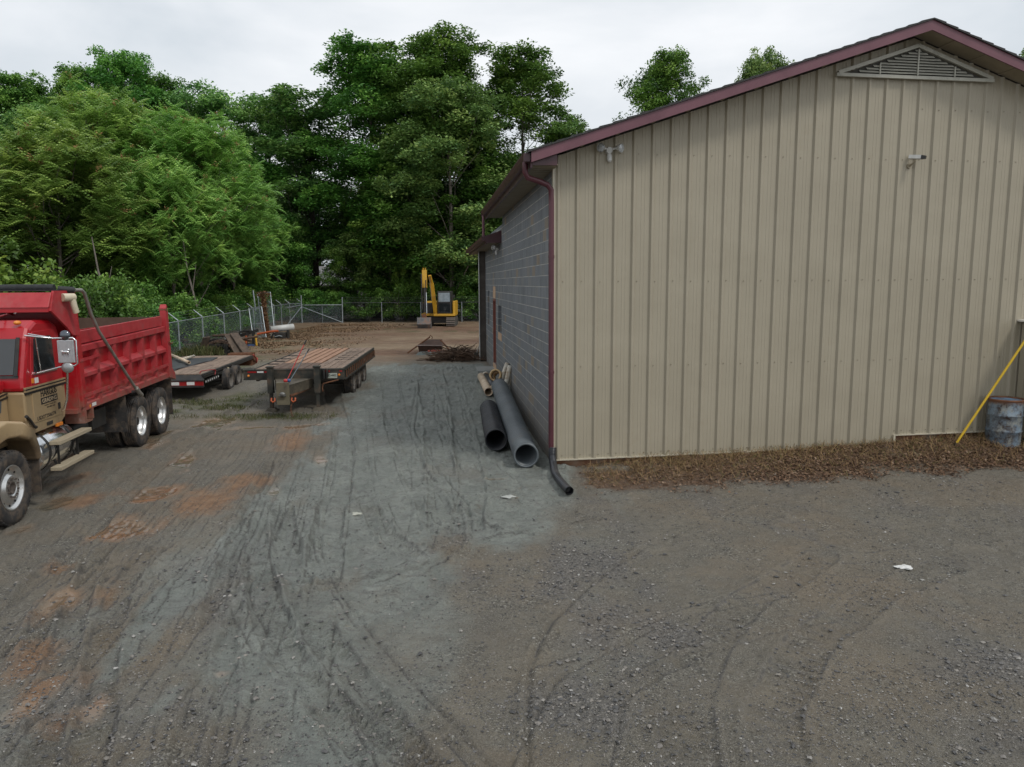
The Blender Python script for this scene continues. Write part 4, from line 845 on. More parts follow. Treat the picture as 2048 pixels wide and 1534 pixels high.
text('lettering', 'GRADING', gp, (1.31, .1025, 1.468), (1, 0, 0), (0, 0, 1), .46, .063, M_tan_txt, .012, 'tan word GRADING on a black bar')
text('lettering', 'Indian Trail, NC', dl, (1.38, .107, 1.413), (1, 0, 0), (0, 0, 1), .36, .022, M_blk_txt)
text('lettering', '704-882-1361', dl, (1.44, .107, 1.375), (1, 0, 0), (0, 0, 1), .26, .022, M_blk_txt)
text('lettering', 'USDOT2506374', dl, (1.13, .107, 1.235), (1, 0, 0), (0, 0, 1), .58, .058, M_blk_txt, .008)
mb = MB(); mb.bbox(1.80, 1.87, .098, .112, 1.30, 1.40, .01); mb.build('door_handle', M_black, dl)
mb = MB(); mb.box(1.06, 1.12, .100, .110, 1.80, 1.87); mb.build('marker', M_amber, dl)
mb = MB(); mb.box(1.15, 1.25, .100, .110, 1.79, 1.87); mb.build('sticker', M_wtape, dl)
mb = MB(); mb.box(1.42, 1.6, .112, .122, 1.11, 1.16); mb.build('vin_plate', M_black, cabl)
mb = MB(); mb.tube([(.80, .10, 1.36), (.88, .095, 1.30), (.98, .09, 1.19), (1.03, .09, 1.16)], [.025, .02, .018, .026], 8); mb.build('hood_latch', M_black, cabl)
mb = MB(); mb.bbox(1.72, 1.9, .1, .14, 1.035, 1.085, .008); mb.build('side_marker', M_amber, cabl)
# roof fittings
mb = MB(); mb.bbox(1.02, 1.16, .50, 1.8, 2.725, 2.80, .012); lb = mb.build('light_bar', M_white, tk)
mb = MB(); mb.box(1.012, 1.022, .55, 1.75, 2.74, 2.785); mb.build('lens', M_glass, lb)
for y in (.27, 2.0): mb = MB(); mb.sphere((1.16, y, 2.675), .06, 12, 8, (1.1, .8, .55)); mb.build('roof_marker', M_amber, tk)
mb = MB(); mb.tube([(1.15, .52, 2.76), (1.75, .62, 2.80), (1.78, .62, 2.80)], [.012, .012, .05], 8); mb.build('air_horn', M_chrome, tk)
# mirror
mb = MB(); mb.tube([(1.0, .12, 2.50), (1.1, -.02, 2.47), (1.22, -.16, 2.44), (1.25, -.42, 2.44), (1.25, -.46, 2.40), (1.25, -.46, 2.06), (1.25, -.42, 2.03), (1.25, -.2, 2.01), (1.2, .10, 1.93)], .012, 8)
mb.tube([(1.06, .1, 2.52), (1.25, -.16, 2.44)], .009, 8); mb.tube([(1.1, .02, 2.47), (1.3, .08, 1.93)], .010, 8)
mb.tube([(1.25, -.3, 2.0), (1.4, -.24, 1.9), (1.8, -.03, 1.45), (1.88, .05, 1.30), (1.90, .12, 1.25)], .017, 8); br_ = mb.build('mirror_bracket', M_chrome, tk)
mb = MB(); mb.bbox(1.235, 1.275, -.43, -.20, 2.07, 2.41, .012)
for k in range(12): mb.box(1.228, 1.237, -.42+k*.0185, -.412+k*.0185, 2.08, 2.40)
mi = mb.build('mirror', mat('mirror_back', (.45, .45, .46), (.55, .55, .56), rough=.35, metal=.6), br_)
mb = MB()   # small chrome dog-shaped ornament, standing in profile
mb.sphere((1.215, -.32, 2.235), .024, 10, 8, (.5, 2.0, .9)); mb.sphere((1.215, -.362, 2.262), .018, 10, 8, (.6, 1.1, 1))
for y, dy in ((-.357, -.012), (-.342, .004), (-.295, -.006), (-.281, .012)): mb.tube([(1.215, y, 2.232), (1.215, y+dy*.5, 2.212), (1.215, y+dy, 2.188)], [.009, .007, .006], 6)
mb.tube([(1.215, -.272, 2.24), (1.215, -.262, 2.256)], [.005, .003], 6); mb.build('ornament', M_chrome, mi)
mb = MB(); mb.sphere((1.25, -.315, 2.475), .078, 16, 10, (.45, 1, 1)); mb.build('round_mirror', mat('smoked_chrome', (.10, .11, .13), (.16, .17, .19), rough=.12, metal=.9), br_)
mb = MB(); mb.sphere((1.25, -.315, 2.0), .088, 16, 10, (.4, 1, .9)); mb.build('round_mirror', mat('dull_metal', (.3, .31, .31), (.4, .4, .4), rough=.35, metal=.6), br_)
# tank and steps
mb = MB(); mb.lathe([(.001, 1.04), (.26, 1.04), (.30, 1.06), (.315, 1.10), (.315, 2.18), (.30, 2.22), (.001, 2.22)], (0, .36, .73), 'x', 36); tn = mb.build('fuel_tank', M_chrome, tk)
mb = MB()
for s_ in (1.26, 2.02): mb.lathe([(.318, s_), (.324, s_), (.324, s_+.05), (.318, s_+.05)], (0, .36, .73), 'x', 36)
mb.build('tank_strap', M_black, tn)
mb = MB(); mb.tube([(1.55, .25, 1.03), (1.55, .24, 1.08)], .05, 12); mb.build('tank_cap', M_rust, tn)
for z, s0, s1 in ((.83, 1.30, 2.42), (.44, 1.27, 2.45)):
    mb = MB(); mb.bbox(s0, s1, -.10, .06, z, z+.055, .006); st = mb.build('step', M_step, tk)
mb = MB()
for s_ in (1.5, 2.15): mb.beam((s_, .06, .46), (s_, .25, 1.02), .04, .02); mb.beam((s_, .03, .44), (s_, .03, .84), .03, .02)
mb.build('step_bracket', M_black, tk)
# dump body
BZ0, BZ1 = 1.15, 2.50
mb = MB()
mb.box(2.42, 6.80, .10, .13, 1.3, 2.48); mb.box(2.42, 6.80, 2.17, 2.20, 1.3, 2.48); mb.box(2.42, 6.8, .13, 2.17, 1.28, 1.32)
body = mb.build('dump_body', M_red, tk, label='red ribbed dump body')
mb = MB()
mb.hexa([(2.43, -.0, BZ0), (6.95, -.0, BZ0), (6.95, .2, BZ0), (2.43, .2, BZ0), (2.43, -.0, BZ0+.11), (6.95, .0, BZ0+.11), (6.95, .2, BZ0+.2), (2.43, .2, BZ0+.2)])
mb.box(2.43, 6.95, 2.1, 2.3, BZ0, BZ0+.16); mb.build('bottom_rail', M_redf, body, bevel=.006)
mb = MB(); mb.hexa([(2.34, -.01, 2.12), (6.8, -.01, 2.19), (6.8, .10, 2.19), (2.34, .10, 2.12), (2.34, -.01, 2.22), (6.8, -.01, 2.30), (6.8, .10, 2.31), (2.34, .10, 2.24)]); mb.build('top_rail', M_redf, body, bevel=.006)
mb = MB(); mb.hexa([(2.47, .03, 2.25), (6.72, .03, 2.32), (6.72, .075, 2.32), (2.47, .075, 2.25), (2.47, .03, 2.46), (6.72, .03, 2.53), (6.72, .075, 2.53), (2.47, .075, 2.46)]); mb.build('side_board', M_redf, body, bevel=.006)
mb = MB(); mb.box(2.45, 6.75, 2.2, 2.235, 2.2, 2.52); mb.build('side_board', mat('brown_board', (.07, .042, .028), (.11, .07, .048), rough=.8, scale=3), body)
mb = MB(); mb.box(2.44, 6.79, 2.165, 2.169, 1.35, 2.47); mb.box(2.44, 6.79, .131, .135, 1.35, 2.47); mb.box(6.845, 6.857, .14, 2.16, 1.33, 2.505); mb.build('liner', mat('brown_liner', (.075, .045, .03), (.11, .07, .05), rough=.85, scale=3), body)
for s_ in (3.15, 3.93, 4.64, 5.38, 6.14):
    mb = MB(); mb.prism([(s_-.055, -.0), (s_+.055, -.0), (s_+.075, .105), (s_-.075, .105)], 'z', 1.255, 2.14); mb.build('rib', M_redf, body)
mb = MB(); mb.hexa([(2.48, .0, 1.70), (6.8, .0, 1.74), (6.8, .1, 1.74), (2.48, .1, 1.70), (2.48, .0, 1.76), (6.8, .0, 1.80), (6.8, .1, 1.88), (2.48, .1, 1.84)]); mb.build('side_ledge', M_redf, body)
mb = MB(); mb.beam((2.45, -.012, 1.40), (6.8, -.012, 1.45), .02, .055); mb.build('side_bar', M_redf, body)
mb = MB(); mb.beam((2.40, -.012, 1.99), (3.2, -.012, 2.01), .02, .045); mb.build('side_bar', M_redf, body)
mb = MB(); mb.prism([(2.40, 1.22), (2.56, 1.22), (2.53, 2.2), (2.47, 2.96), (2.36, 2.96)], 'y', -.012, .12); mb.build('front_post', M_red, body, bevel=.008)
mb = MB(); mb.box(2.32, 2.42, .02, 2.28, 1.20, 2.96); mb.box(2.20, 2.33, .0, 2.3, 1.15, 1.22); mb.build('bulkhead', M_red, body)
mb = MB(); mb.prism([(1.52, 2.88), (1.66, 3.10), (2.40, 3.10), (2.40, 2.98), (1.7, 2.88)], 'y', .0, 2.3)
cn = mb.build('cab_guard', M_redf, body, bevel=.008)
mb = MB(); mb.box(1.54, 1.72, .01, 2.29, 2.81, 2.879); mb.build('guard_lip', M_red, cn)
mb = MB(); mb.prism([(1.56, 2.83), (1.70, 3.125), (2.42, 3.125), (2.44, 2.40), (2.22, 2.42), (2.05, 2.55)], 'y', -.02, .012); mb.build('guard_gusset', M_redf, cn); mb = MB(); mb.prism([(1.56, 2.83), (1.70, 3.125), (2.42, 3.125), (2.44, 2.40), (2.22, 2.42), (2.05, 2.55)], 'y', 2.288, 2.32); mb.build('guard_gusset', M_redf, cn)
mb = MB(); mb.prism([(6.82, 1.16), (6.98, 1.13), (7.24, 1.06), (7.22, 1.22), (7.04, 1.35), (6.99, 2.6), (6.96, 2.74), (6.90, 2.78), (6.84, 2.70), (6.82, 2.3)], 'y', -.03, .10); mb.build('tailgate_post', M_redf, body, bevel=.008); mb = MB(); mb.prism([(6.82, 1.16), (6.98, 1.13), (7.24, 1.06), (7.22, 1.22), (7.04, 1.35), (6.99, 2.6), (6.96, 2.74), (6.90, 2.78), (6.84, 2.70), (6.82, 2.3)], 'y', 2.2, 2.33)
mb.build('tailgate_post', M_redf, body, bevel=.008)
mb = MB(); mb.box(6.86, 6.93, .1, 2.2, 1.3, 2.5); mb.box(6.93, 6.98, .1, 2.2, 1.9, 2.0); mb.build('tailgate', M_redf, body)
mb = MB(); mb.tube([(6.88, -.04, 2.66), (6.88, .12, 2.66)], .045, 12); mb.tube([(6.85, -.05, 1.95), (6.98, -.06, 1.9), (7.1, -.05, 1.92)], .012, 6); mb.build('latch', M_rust, body)
mb = MB(); mb.box(2.42, 2.50, -.01, .3, .95, 1.16); mb.box(2.72, 2.78, -.01, .3, .98, 1.16); mb.box(2.50, 2.72, -.01, .3, .95, .975); mb.build('body_bracket', M_red, body)
mb = MB(); mb.box(2.66, 2.70, -.008, .0, 1.175, 1.225); mb.build('marker', M_amber, body)
mb = MB(); mb.box(2.76, 2.92, -.006, .0, 1.18, 1.235); mb.build('sticker', M_wtape, body)
mb = MB(); mb.tube([(2.05, .12, 3.17), (2.05, 2.2, 3.17)], .055, 14); mb.tube([(2.22, -.1, 3.13), (2.12, .1, 3.15)], .05, 10); mb.box(1.75, 2.4, .05, 2.25, 3.125, 3.14); mb.build('rolled_tarp', mat('black_tarp', (.012, .013, .014), (.025, .026, .028), rough=.7, scale=9, bump=.5, bscale=15), tk)
mb = MB(); mb.tube([(2.22, -.1, 3.13), (2.42, -.12, 3.13), (2.52, -.12, 3.08), (2.58, -.12, 2.98), (2.72, -.12, 2.72), (2.98, -.12, 2.42), (3.9, -.12, 1.68), (4.54, -.12, 1.18)], [.027]*8, 10); mb.tube([(4.46, -.13, 1.25), (4.60, -.13, 1.13), (4.68, -.13, 1.08)], [.04, .045, .05], 8)
mb.build('tarp_arm', mat('grey_steel', (.22, .20, .17), (.36, .34, .31), rough=.45, metal=.5, scale=5), tk)
mb = MB(); mb.tube([(4.6, -.15, 1.14), (4.6, .1, 1.14)], .05, 12); mb.build('arm_pivot', M_black, tk)
mb = MB(); mb.tube([(1.93, -.03, 3.02), (2.12, -.12, 3.02)], .062, 14); mb.tube([(2.08, -.11, 3.02), (2.10, -.12, 2.9), (2.14, -.13, 2.78)], .048, 12)
mb.build('pipe_fitting', mat('cream_plastic', (.52, .46, .33), (.6, .53, .40), rough=.5, scale=9), tk)
mb = MB(); mb.box(4.28, 4.30, .02, .70, .44, 1.14); mb.build('mud_flap', M_rubber, tk)
mb = MB(); mb.box(7.02, 7.04, .02, .64, .30, 1.1); mb.build('mud_flap', M_rubber, tk)
mb = MB(); mb.box(2.5, 4.2, .5, .62, .72, 1.12); mb.tube([(2.55, .35, .78), (3.1, .35, .78)], .13, 14); mb.box(3.2, 3.8, .2, .5, .70, 1.02); mb.build('air_tank', M_black, tk)
# ------------------------------------------------------------------ pipes by the block wall
def pipe_shell(mb, a, b, r, wall, n=40, corr=None):
    a = Vector(a); b = Vector(b); L = (b-a).length; d = (b-a).normalized(); s_ = d.orthogonal().normalized(); q = d.cross(s_)
    prof = []
    if corr:
        per, dep_ = corr; k = int(L/per)
        for i in range(k):
            t = i*per; prof += [(t, r-dep_), (t+per*.15, r), (t+per*.55, r), (t+per*.72, r-dep_)]
        prof.append((L, r-dep_*.5))
    else: prof = [(0, r), (L, r)]
    prof += [(L, r-wall), (0, r-wall)]
    vs = []
    for t, rr in prof:
        for j in range(n):
            an = 2*math.pi*j/n; vs.append((a+d*t+(s_*math.cos(an)+q*math.sin(an))*rr)[:])
    k = len(prof); fs = [(i*n+j, i*n+(j+1) % n, ((i+1) % k)*n+(j+1) % n, ((i+1) % k)*n+j) for i in range(k) for j in range(n)]
    mb.add(vs, fs, True); return mb
def single(mb, name, m, label, cat, group=None, org=None, bevel=0):
    o = mb.build(name, m, None, bevel=bevel); 
    if org is not None: o.location = org
    return tag(o, label, cat, group)
M_gp = mat('grey_pipe', (.085, .10, .108), (.125, .14, .15), rough=.42, scale=1.5, dirt=(.16, .15, .135), dirt_amt=.2, dirt_scale=3)
M_bp = mat('black_pipe', (.014, .015, .018), (.03, .032, .038), rough=.38, scale=2, dirt=(.09, .08, .07), dirt_amt=.25, dirt_scale=3)
o = (.22, 12.6, 0); mb = MB(o); pipe_shell(mb, (.235, 12.62, .222), (-.34, 19.6, .47), .218, .025, 44, (.058, .014)); pipe_shell(mb, (.238, 12.58, .221), (.235, 12.63, .222), .222, .034, 44)
single(mb, 'corrugated_pipe', M_gp, 'long grey corrugated culvert pipe lying along the block wall', 'pipe', org=o)
o = (-.3, 13.9, 0); mb = MB(o); pipe_shell(mb, (-.315, 13.95, .215), (-.56, 17.4, .24), .212, .022, 44, (.062, .016)); pipe_shell(mb, (-.313, 13.91, .215), (-.315, 13.96, .215), .215, .028, 44)
single(mb, 'corrugated_pipe', M_bp, 'short black corrugated pipe beside the long grey one', 'pipe', org=o)
M_pvc = mat('weathered_pvc', (.50, .38, .26), (.58, .48, .36), rough=.55, scale=3, dirt=(.25, .14, .07), dirt_amt=.3, dirt_scale=5)
M_pvcw = mat('dirty_white_pvc', (.55, .52, .44), (.62, .60, .52), rough=.5, scale=3, dirt=(.20, .12, .05), dirt_amt=.55, dirt_scale=4)
o = (-.64, 20.1, 0); mb = MB(o); pipe_shell(mb, (-.64, 20.05, .24), (-.97, 23.0, .30), .115, .01, 24); single(mb, 'plastic_pipe', M_pvc, 'tan plastic pipe with open dark end beside the grey culvert pipe', 'pipe', org=o)
o = (-.6, 20.9, 0); e = empty('plastic_pipe', o, 0, 'dark pipe with white collars between the tan pipe and the culvert', 'pipe')
mb = MB(o); pipe_shell(mb, (-.50, 20.5, .28), (-.80, 22.7, .34), .085, .01, 20); mb.build('pipe_body', M_bp, e)
mb = MB(o); pipe_shell(mb, (-.80, 22.7, .34), (-.83, 22.95, .345), .115, .03, 20); mb.build('collar', M_pvcw, e)
mb = MB(o); pipe_shell(mb, (-.44, 20.1, .27), (-.50, 20.5, .28), .12, .03, 20); mb.build('collar', M_pvc, e)
o = (-.3, 19.4, 0); mb = MB(o); pipe_shell(mb, (-.36, 19.55, .40), (-.12, 19.75, 1.06), .062, .008, 16); single(mb, 'plastic_pipe', M_pvcw, 'white stained pipe leaning up at the culvert end, left of a pair', 'pipe', org=o)
o = (-.15, 19.2, 0); mb = MB(o); pipe_shell(mb, (-.20, 19.3, .35), (-.045, 19.35, 1.04), .066, .008, 16); single(mb, 'plastic_pipe', M_pvcw, 'rusty white pipe leaning on the block wall, nearer of a pair', 'pipe', org=o)
o = (-.33, 19.75, 0); e = empty('flange_fitting', o, 0, 'tan round fitting with bolt holes at the culvert end', 'pipe fitting')
mb = MB(o); c0 = Vector((-.40, 19.70, .72)); d0 = Vector((-.25, -.75, .25)).normalized(); pipe_shell(mb, c0, c0+d0*.16, .165, .04, 28); pipe_shell(mb, c0-d0*.18, c0, .12, .02, 24); fb = mb.build('ring', mat('tan_fitting', (.45, .30, .14), (.55, .39, .2), rough=.5, scale=5, dirt=(.15, .07, .03), dirt_amt=.4), e)
mb = MB(o)
u1 = d0.orthogonal().normalized(); u2 = d0.cross(u1)
for k in range(10):
    a = k*.628; c = c0+d0*.08+(u1*math.cos(a)+u2*math.sin(a))*.162; n_ = (u1*math.cos(a)+u2*math.sin(a)); mb.tube([c, c+n_*.006], .02, 8)
mb.build('bolt_hole', M_dark, fb)
# black drain hose from the corner downspout
pts = [Vector(p) for p in ((.70, 12.60, .36), (.69, 12.58, .22), (.70, 12.45, .10), (.70, 12.0, .07), (.73, 11.65, .065), (.80, 11.2, .065), (.86, 10.85, .075))]
dense = []
for i in range(len(pts)-1):
    for t in range(24): dense.append(pts[i].lerp(pts[i+1], t/24))
for _ in range(40): dense = [dense[0]]+[(dense[i-1]+dense[i]*2+dense[i+1])/4 for i in range(1, len(dense)-1)]+[dense[-1]]
o = (.75, 11.6, 0); mb = MB(o); mb.tube(dense, [.060+(.006 if (i//2) % 2 else -.002) for i in range(len(dense))], 16, caps=False); mb.tube([dense[-3], dense[-1]], .052, 16, caps=False)
mb.tube([dense[-2]-Vector((.02, -.09, 0)), dense[-2]-Vector((.02, -.1, 0))], .05, 12)
single(mb, 'drain_hose', M_bp, 'black flexible drain hose curling from the corner downspout onto the mud', 'hose', org=o)
# step slab
mb = MB(P0); fbox(mb, 11.1, 12.4, .12, .40, .01, .60, SW); single(mb, 'concrete_step', mat('wet_concrete', (.20, .21, .20), (.28, .285, .27), rough=.6, scale=4, bump=.3), 'low concrete step slab below the red brown door', 'step', org=tuple(P0), bevel=.01)

# ------------------------------------------------------------------ drum, pole, litter
o = (9.18, 13.58, .13); dm = empty('steel_drum', o, .5, 'rusty pale blue steel drum standing against the right end of the gable wall', 'drum')
def drum_mat():
    m = mat('drum_paint', (.12, .17, .22), (.21, .27, .32), rough=.5, scale=3, dirt=(.045, .028, .02), dirt_amt=.62, dirt_scale=7)
    t = m.node_tree; b = t.nodes['Principled BSDF']; n = t.nodes.new; l = t.links.new; src = b.inputs['Base Color'].links[0].from_socket
    tc = n('ShaderNodeTexCoord'); no = n('ShaderNodeTexNoise'); no.inputs['Scale'].default_value = 4; no.inputs['Detail'].default_value = 9; no.inputs['Roughness'].default_value = .75; l(tc.outputs['Object'], no.inputs[0])
    mr = n('ShaderNodeMapRange'); mr.inputs[1].default_value = .50; mr.inputs[2].default_value = .62; l(no.outputs[0], mr.inputs[0]); mm = n('ShaderNodeMix'); mm.data_type = 'RGBA'; l(mr.outputs[0], mm.inputs[0]); l(src, mm.inputs[6]); mm.inputs[7].default_value = (.26, .27, .25, 1)
    sp = n('ShaderNodeSeparateXYZ'); l(tc.outputs['Object'], sp.inputs[0]); m2 = n('ShaderNodeMapRange'); m2.inputs[1].default_value = .70; m2.inputs[2].default_value = .90; m2.inputs[4].default_value = .62; l(sp.outputs[2], m2.inputs[0])
    ad = n('ShaderNodeMath'); ad.operation = 'ADD'; l(m2.outputs[0], ad.inputs[0]); l(no.outputs[0], ad.inputs[1]); m3 = n('ShaderNodeMapRange'); m3.inputs[1].default_value = .78; m3.inputs[2].default_value = 1.0; l(ad.outputs[0], m3.inputs[0])
    m4 = n('ShaderNodeMix'); m4.data_type = 'RGBA'; l(m3.outputs[0], m4.inputs[0]); l(mm.outputs[2], m4.inputs[6]); m4.inputs[7].default_value = (.13, .06, .03, 1); l(m4.outputs[2], b.inputs['Base Color']); return m
M_dr = drum_mat(); rr = .285
mb = MB(); mb.lathe([(.0, .0), (rr, .0), (rr+.006, .01), (rr, .03), (rr, .27), (rr+.012, .285), (rr+.012, .30), (rr, .315), (rr, .565), (rr+.012, .58), (rr+.012, .595), (rr, .61), (rr, .85), (rr, .86)], (0, 0, 0), 'z', 48); mb.build('drum_body', M_dr, dm)
mb = MB(); mb.lathe([(.001, .845), (rr*.93, .845), (rr*.97, .862)], (0, 0, 0), 'z', 48); lid = mb.build('drum_lid', mat('lid_blue', (.14, .24, .36), (.20, .32, .45), rough=.35, scale=3, dirt=(.10, .045, .025), dirt_amt=.38, dirt_scale=4), dm)
mb = MB(); mb.lathe([(rr*.96, .85), (rr*.965, .885), (rr+.008, .888), (rr+.012, .86), (rr+.002, .845)], (0, 0, 0), 'z', 48); mb.box(.10, .16, -rr-.03, -rr, .85, .89); mb.build('rusty_rim', M_rust, dm)
o = (8.2, 13.42, .12); e = empty('yellow_pole', o, 0, 'bright yellow pole leaning against the lean-to roof above the drum', 'pole')
mb = MB(o); a = Vector((8.20, 13.38, .22)); b = Vector((9.50, 13.12, 2.78)); d = (b-a).normalized(); mb.tube([a, b], .021, 12); mb.build('shaft', mat('yellow_fibreglass', (.68, .44, .02), (.74, .49, .03), rough=.35, scale=4), e)
mb = MB(o); mb.tube([a-d*.10, a], [.018, .021], 12); mb.lathe([(.035, 0), (.046, .01), (.046, .022), (.035, .03)], (a.x-.05, a.y, a.z-.16), 'y', 16, closed=True); mb.build('tip', M_black, e)
for k, (x, y, s_, lab, m) in enumerate(((4.38, 7.92, .06, 'crumpled white scrap lying alone on the gravel at right', M_wtape), (-.05, 10.85, .07, 'pale flat stone half sunk in the mud in front of the culvert pipes', mat('pale_stone', (.34, .35, .33), (.42, .43, .40), rough=.7)), (-2.2, 10.0, .06, 'pale stone in the mud between the wheel ruts left of centre', mat('buff_stone', (.33, .34, .28), (.42, .42, .36), rough=.7)))):
    bm = bmesh.new(); bmesh.ops.create_icosphere(bm, subdivisions=3, radius=1)
    for v in bm.verts:
        q = 1+.22*math.sin(5*v.co.x+k)+.15*math.sin(7*v.co.y+2*k); v.co = Vector((v.co.x*s_*q*1.5, v.co.y*s_*q, v.co.z*s_*.26*(1+.3*math.sin(9*v.co.x))))
    me = bpy.data.meshes.new('rock'); bm.to_mesh(me); bm.free(); me.materials.append(m); ob = bpy.data.objects.new('paper_scrap' if k == 0 else 'stone', me); COL.objects.link(ob)
    ob.location = (x, y, float(samp(GZ, np.array([x]), np.array([y]))[0])+.012); tag(ob, lab, 'litter' if k == 0 else 'stone')

# ------------------------------------------------------------------ trailers
M_wood = mat('deck_wood', (.13, .09, .066), (.30, .22, .165), rough=.8, scale=2.2, stretch=(.8, 7, 7), dirt=(.06, .04, .03), dirt_amt=.3, dirt_scale=3, c_pos=(.3, .7))
M_woodo = mat('orange_plank', (.25, .135, .085), (.38, .23, .15), rough=.75, scale=2.2, stretch=(.8, 7, 7), c_pos=(.3, .7))
M_woodd = mat('dark_plank', (.085, .055, .04), (.15, .10, .075), rough=.8, scale=2.2, stretch=(.8, 7, 7))
M_frame = mat('olive_black_steel', (.02, .022, .018), (.045, .045, .035), rough=.55, scale=4, dirt=(.11, .07, .045), dirt_amt=.35, dirt_scale=4)
M_mudsteel = mat('muddy_steel', (.07, .06, .042), (.12, .10, .07), rough=.8, scale=5, dirt=(.03, .028, .022), dirt_amt=.4)
M_or = mat('orange_paint', (.36, .07, .02), (.45, .10, .03), rough=.5, scale=6, dirt=(.1, .05, .03), dirt_amt=.3)
M_blu = mat('blue_paint', (.03, .07, .18), (.05, .1, .24), rough=.45)
T2 = empty('flatbed_trailer', (-4.28, 18.8, .03), R(93.2), 'rusty deck-over flatbed trailer with orange planks and black jack legs, nearer the wall', 'trailer')
LEN = 5.9; WD = 2.27; DZ = 1.04
mb = MB(); mb.box(-.06, .02, 0, 2.52, .78, 1.0); mb.box(-.07, .03, -.01, 2.53, 1.0, 1.03); mb.box(-.07, .03, -.01, 2.53, .76, .785); mb.build('front_beam', M_frame, T2)
mb = MB()
for y in (.05, .75, 1.65, 2.17): mb.box(.02, LEN, y, y+.07, .72, .99)
x = .35
while x < LEN: mb.box(x, x+.05, .02, WD, .86, .98); x += .45
mb.box(.0, LEN, -.005, .03, .97, 1.05); mb.box(.0, LEN, WD-.03, WD+.005, .97, 1.05); mb.box(.02, LEN, -.03, .0, .74, .78); mb.box(LEN, LEN+.06, 0, WD, .74, 1.04); mb.build('frame', M_frame, T2)
mb = MB(); x = .2
while x < LEN: mb.box(x, x+.03, -.028, -.006, .78, .97); x += .33
mb.build('side_stakes', M_rust, T2)
random.seed(3)
def plank(x0, x1, y0, y1, m, z=DZ, lab=None):
    mb = MB(); mb.bbox(x0, x1, y0+.004, y1-.004, z-.055+random.uniform(-.004, .004), z+random.uniform(-.004, .006), .005); return mb.build('plank', m, T2, lab)
y = .04
while y < .80:
    plank(.03, 1.5, y, y+.18, M_wood); plank(1.5, LEN, y, y+.18, M_wood); y += .19
for k in range(5): plank(1.35, LEN, .84+k*.215, .84+k*.215+.165, M_woodo)
for k in range(5): plank(.03, 1.33, .82+k*.21, .82+k*.21+.2, M_woodd)
y = 1.90
while y < 2.1:
    plank(.03, LEN, y, y+.165, M_wood); y += .17
mb = MB()
for x0 in (2.1, 2.65, 3.3, 4.0, 4.6): mb.box(x0, x0+.09, .14, .62, DZ+.004, DZ+.010)
for x0 in (1.0, 1.7, 2.4, 3.3): mb.box(x0, x0+.14, 1.93, 2.2, DZ+.004, DZ+.010)
mb.build('deck_slots', M_dark, T2)
M_dw = mat('dusty_hub', (.12, .11, .10), (.18, .16, .14), rough=.8)
for x in (2.15, 3.15, 4.2):
    for y, ot in ((.22, -1), (2.05, 1)): wheel('wheel', T2, (x, y, .40), .40, .26, ot, .22, holes=0, rimm=M_dw, tread=True)
mb = MB()
for x in (2.15, 3.15, 4.2): mb.tube([(x, .2, .4), (x, 2.2, .4)], .06, 8)
mb.build('axle', M_frame, T2)
mb = MB(); mb.beam((0, .85, .66), (-1.15, 1.20, .62), .09, .22); mb.beam((0, 1.72, .66), (-1.15, 1.37, .62), .09, .22)
mb.hexa([(0, .8, .77), (0, 1.76, .77), (-1.12, 1.42, .74), (-1.12, 1.14, .74), (0, .8, .79), (0, 1.76, .79), (-1.12, 1.42, .76), (-1.12, 1.14, .76)])
tg = mb.build('tongue', M_mudsteel, T2)
mb = MB(); mb.beam((-.02, .87, .54), (-1.1, 1.13, .50), .03, .05); mb.build('tongue_rail', M_rust, tg)
mb = MB(); mb.bbox(-1.24, -1.18, 1.12, 1.42, .30, .84, .01); hp = mb.build('hitch_plate', mat('khaki_steel', (.12, .105, .065), (.17, .15, .10), rough=.75, scale=6, dirt=(.05, .04, .03), dirt_amt=.3), T2)
mb = MB(); mb.sphere((-1.27, 1.27, .56), .075, 14, 8, (.6, 1, .8)); mb.box(-1.30, -1.24, 1.19, 1.36, .52, .55); mb.build('coupler', mat('dull_steel', (.14, .14, .13), (.2, .2, .19), rough=.5, metal=.5), hp)
for y in (1.04, 1.52): mb = MB(); mb.tube([(-1.16, y-.04, .46), (-1.2, y-.05, .40), (-1.2, y+.0, .36), (-1.18, y+.05, .40), (-1.15, y+.04, .46)], .022, 8); mb.build('chain_hook', M_or, tg)
mb = MB()
for k in range(13):
    t = k/12; mb.lathe([(.016, -.007), (.026, 0), (.016, .007)], (-1.15-.10*t, 1.06+.18*t*(1-t), .38-.36*t), 'y' if k % 2 else 'x', 8)
mb.build('safety_chain', M_rust, tg)
for y in (.64, 1.80):
    mb = MB(); mb.box(-.34, -.20, y-.07, y+.07, .45, 1.10); mb.box(-.31, -.23, y-.04, y+.04, .06, .45); mb.box(-.36, -.18, y-.09, y+.09, 1.10, 1.13); jl = mb.build('jack_leg', M_frame, T2)
    mb = MB(); mb.hexa([(-.42, y-.16, .0), (-.42, y+.16, .0), (-.12, y+.16, .0), (-.12, y-.16, .0), (-.34, y-.08, .08), (-.34, y+.08, .08), (-.2, y+.08, .08), (-.2, y-.08, .08)]); mb.build('jack_foot', M_mudsteel, jl)
    mb = MB(); mb.box(-.25, -.06, y-.04, y+.04, .8, .98); mb.build('jack_mount', M_frame, jl)
mb = MB(); mb.tube([(-.12, .42, 1.03), (-.13, .42, .88), (-.12, .44, .8)], .035, 8); mb.tube([(-.12, .50, 1.03), (-.13, .50, .88), (-.12, .5, .78)], .035, 8); mb.build('rolled_strap', M_black, T2)
mb = MB(); mb.box(-.068, -.06, .18, .46, .79, .915); lp = mb.build('licence_plate', mat('plate_green_grey', (.34, .38, .33), (.42, .46, .40), rough=.5, dirt=(.15, .13, .1), dirt_amt=.25), T2)
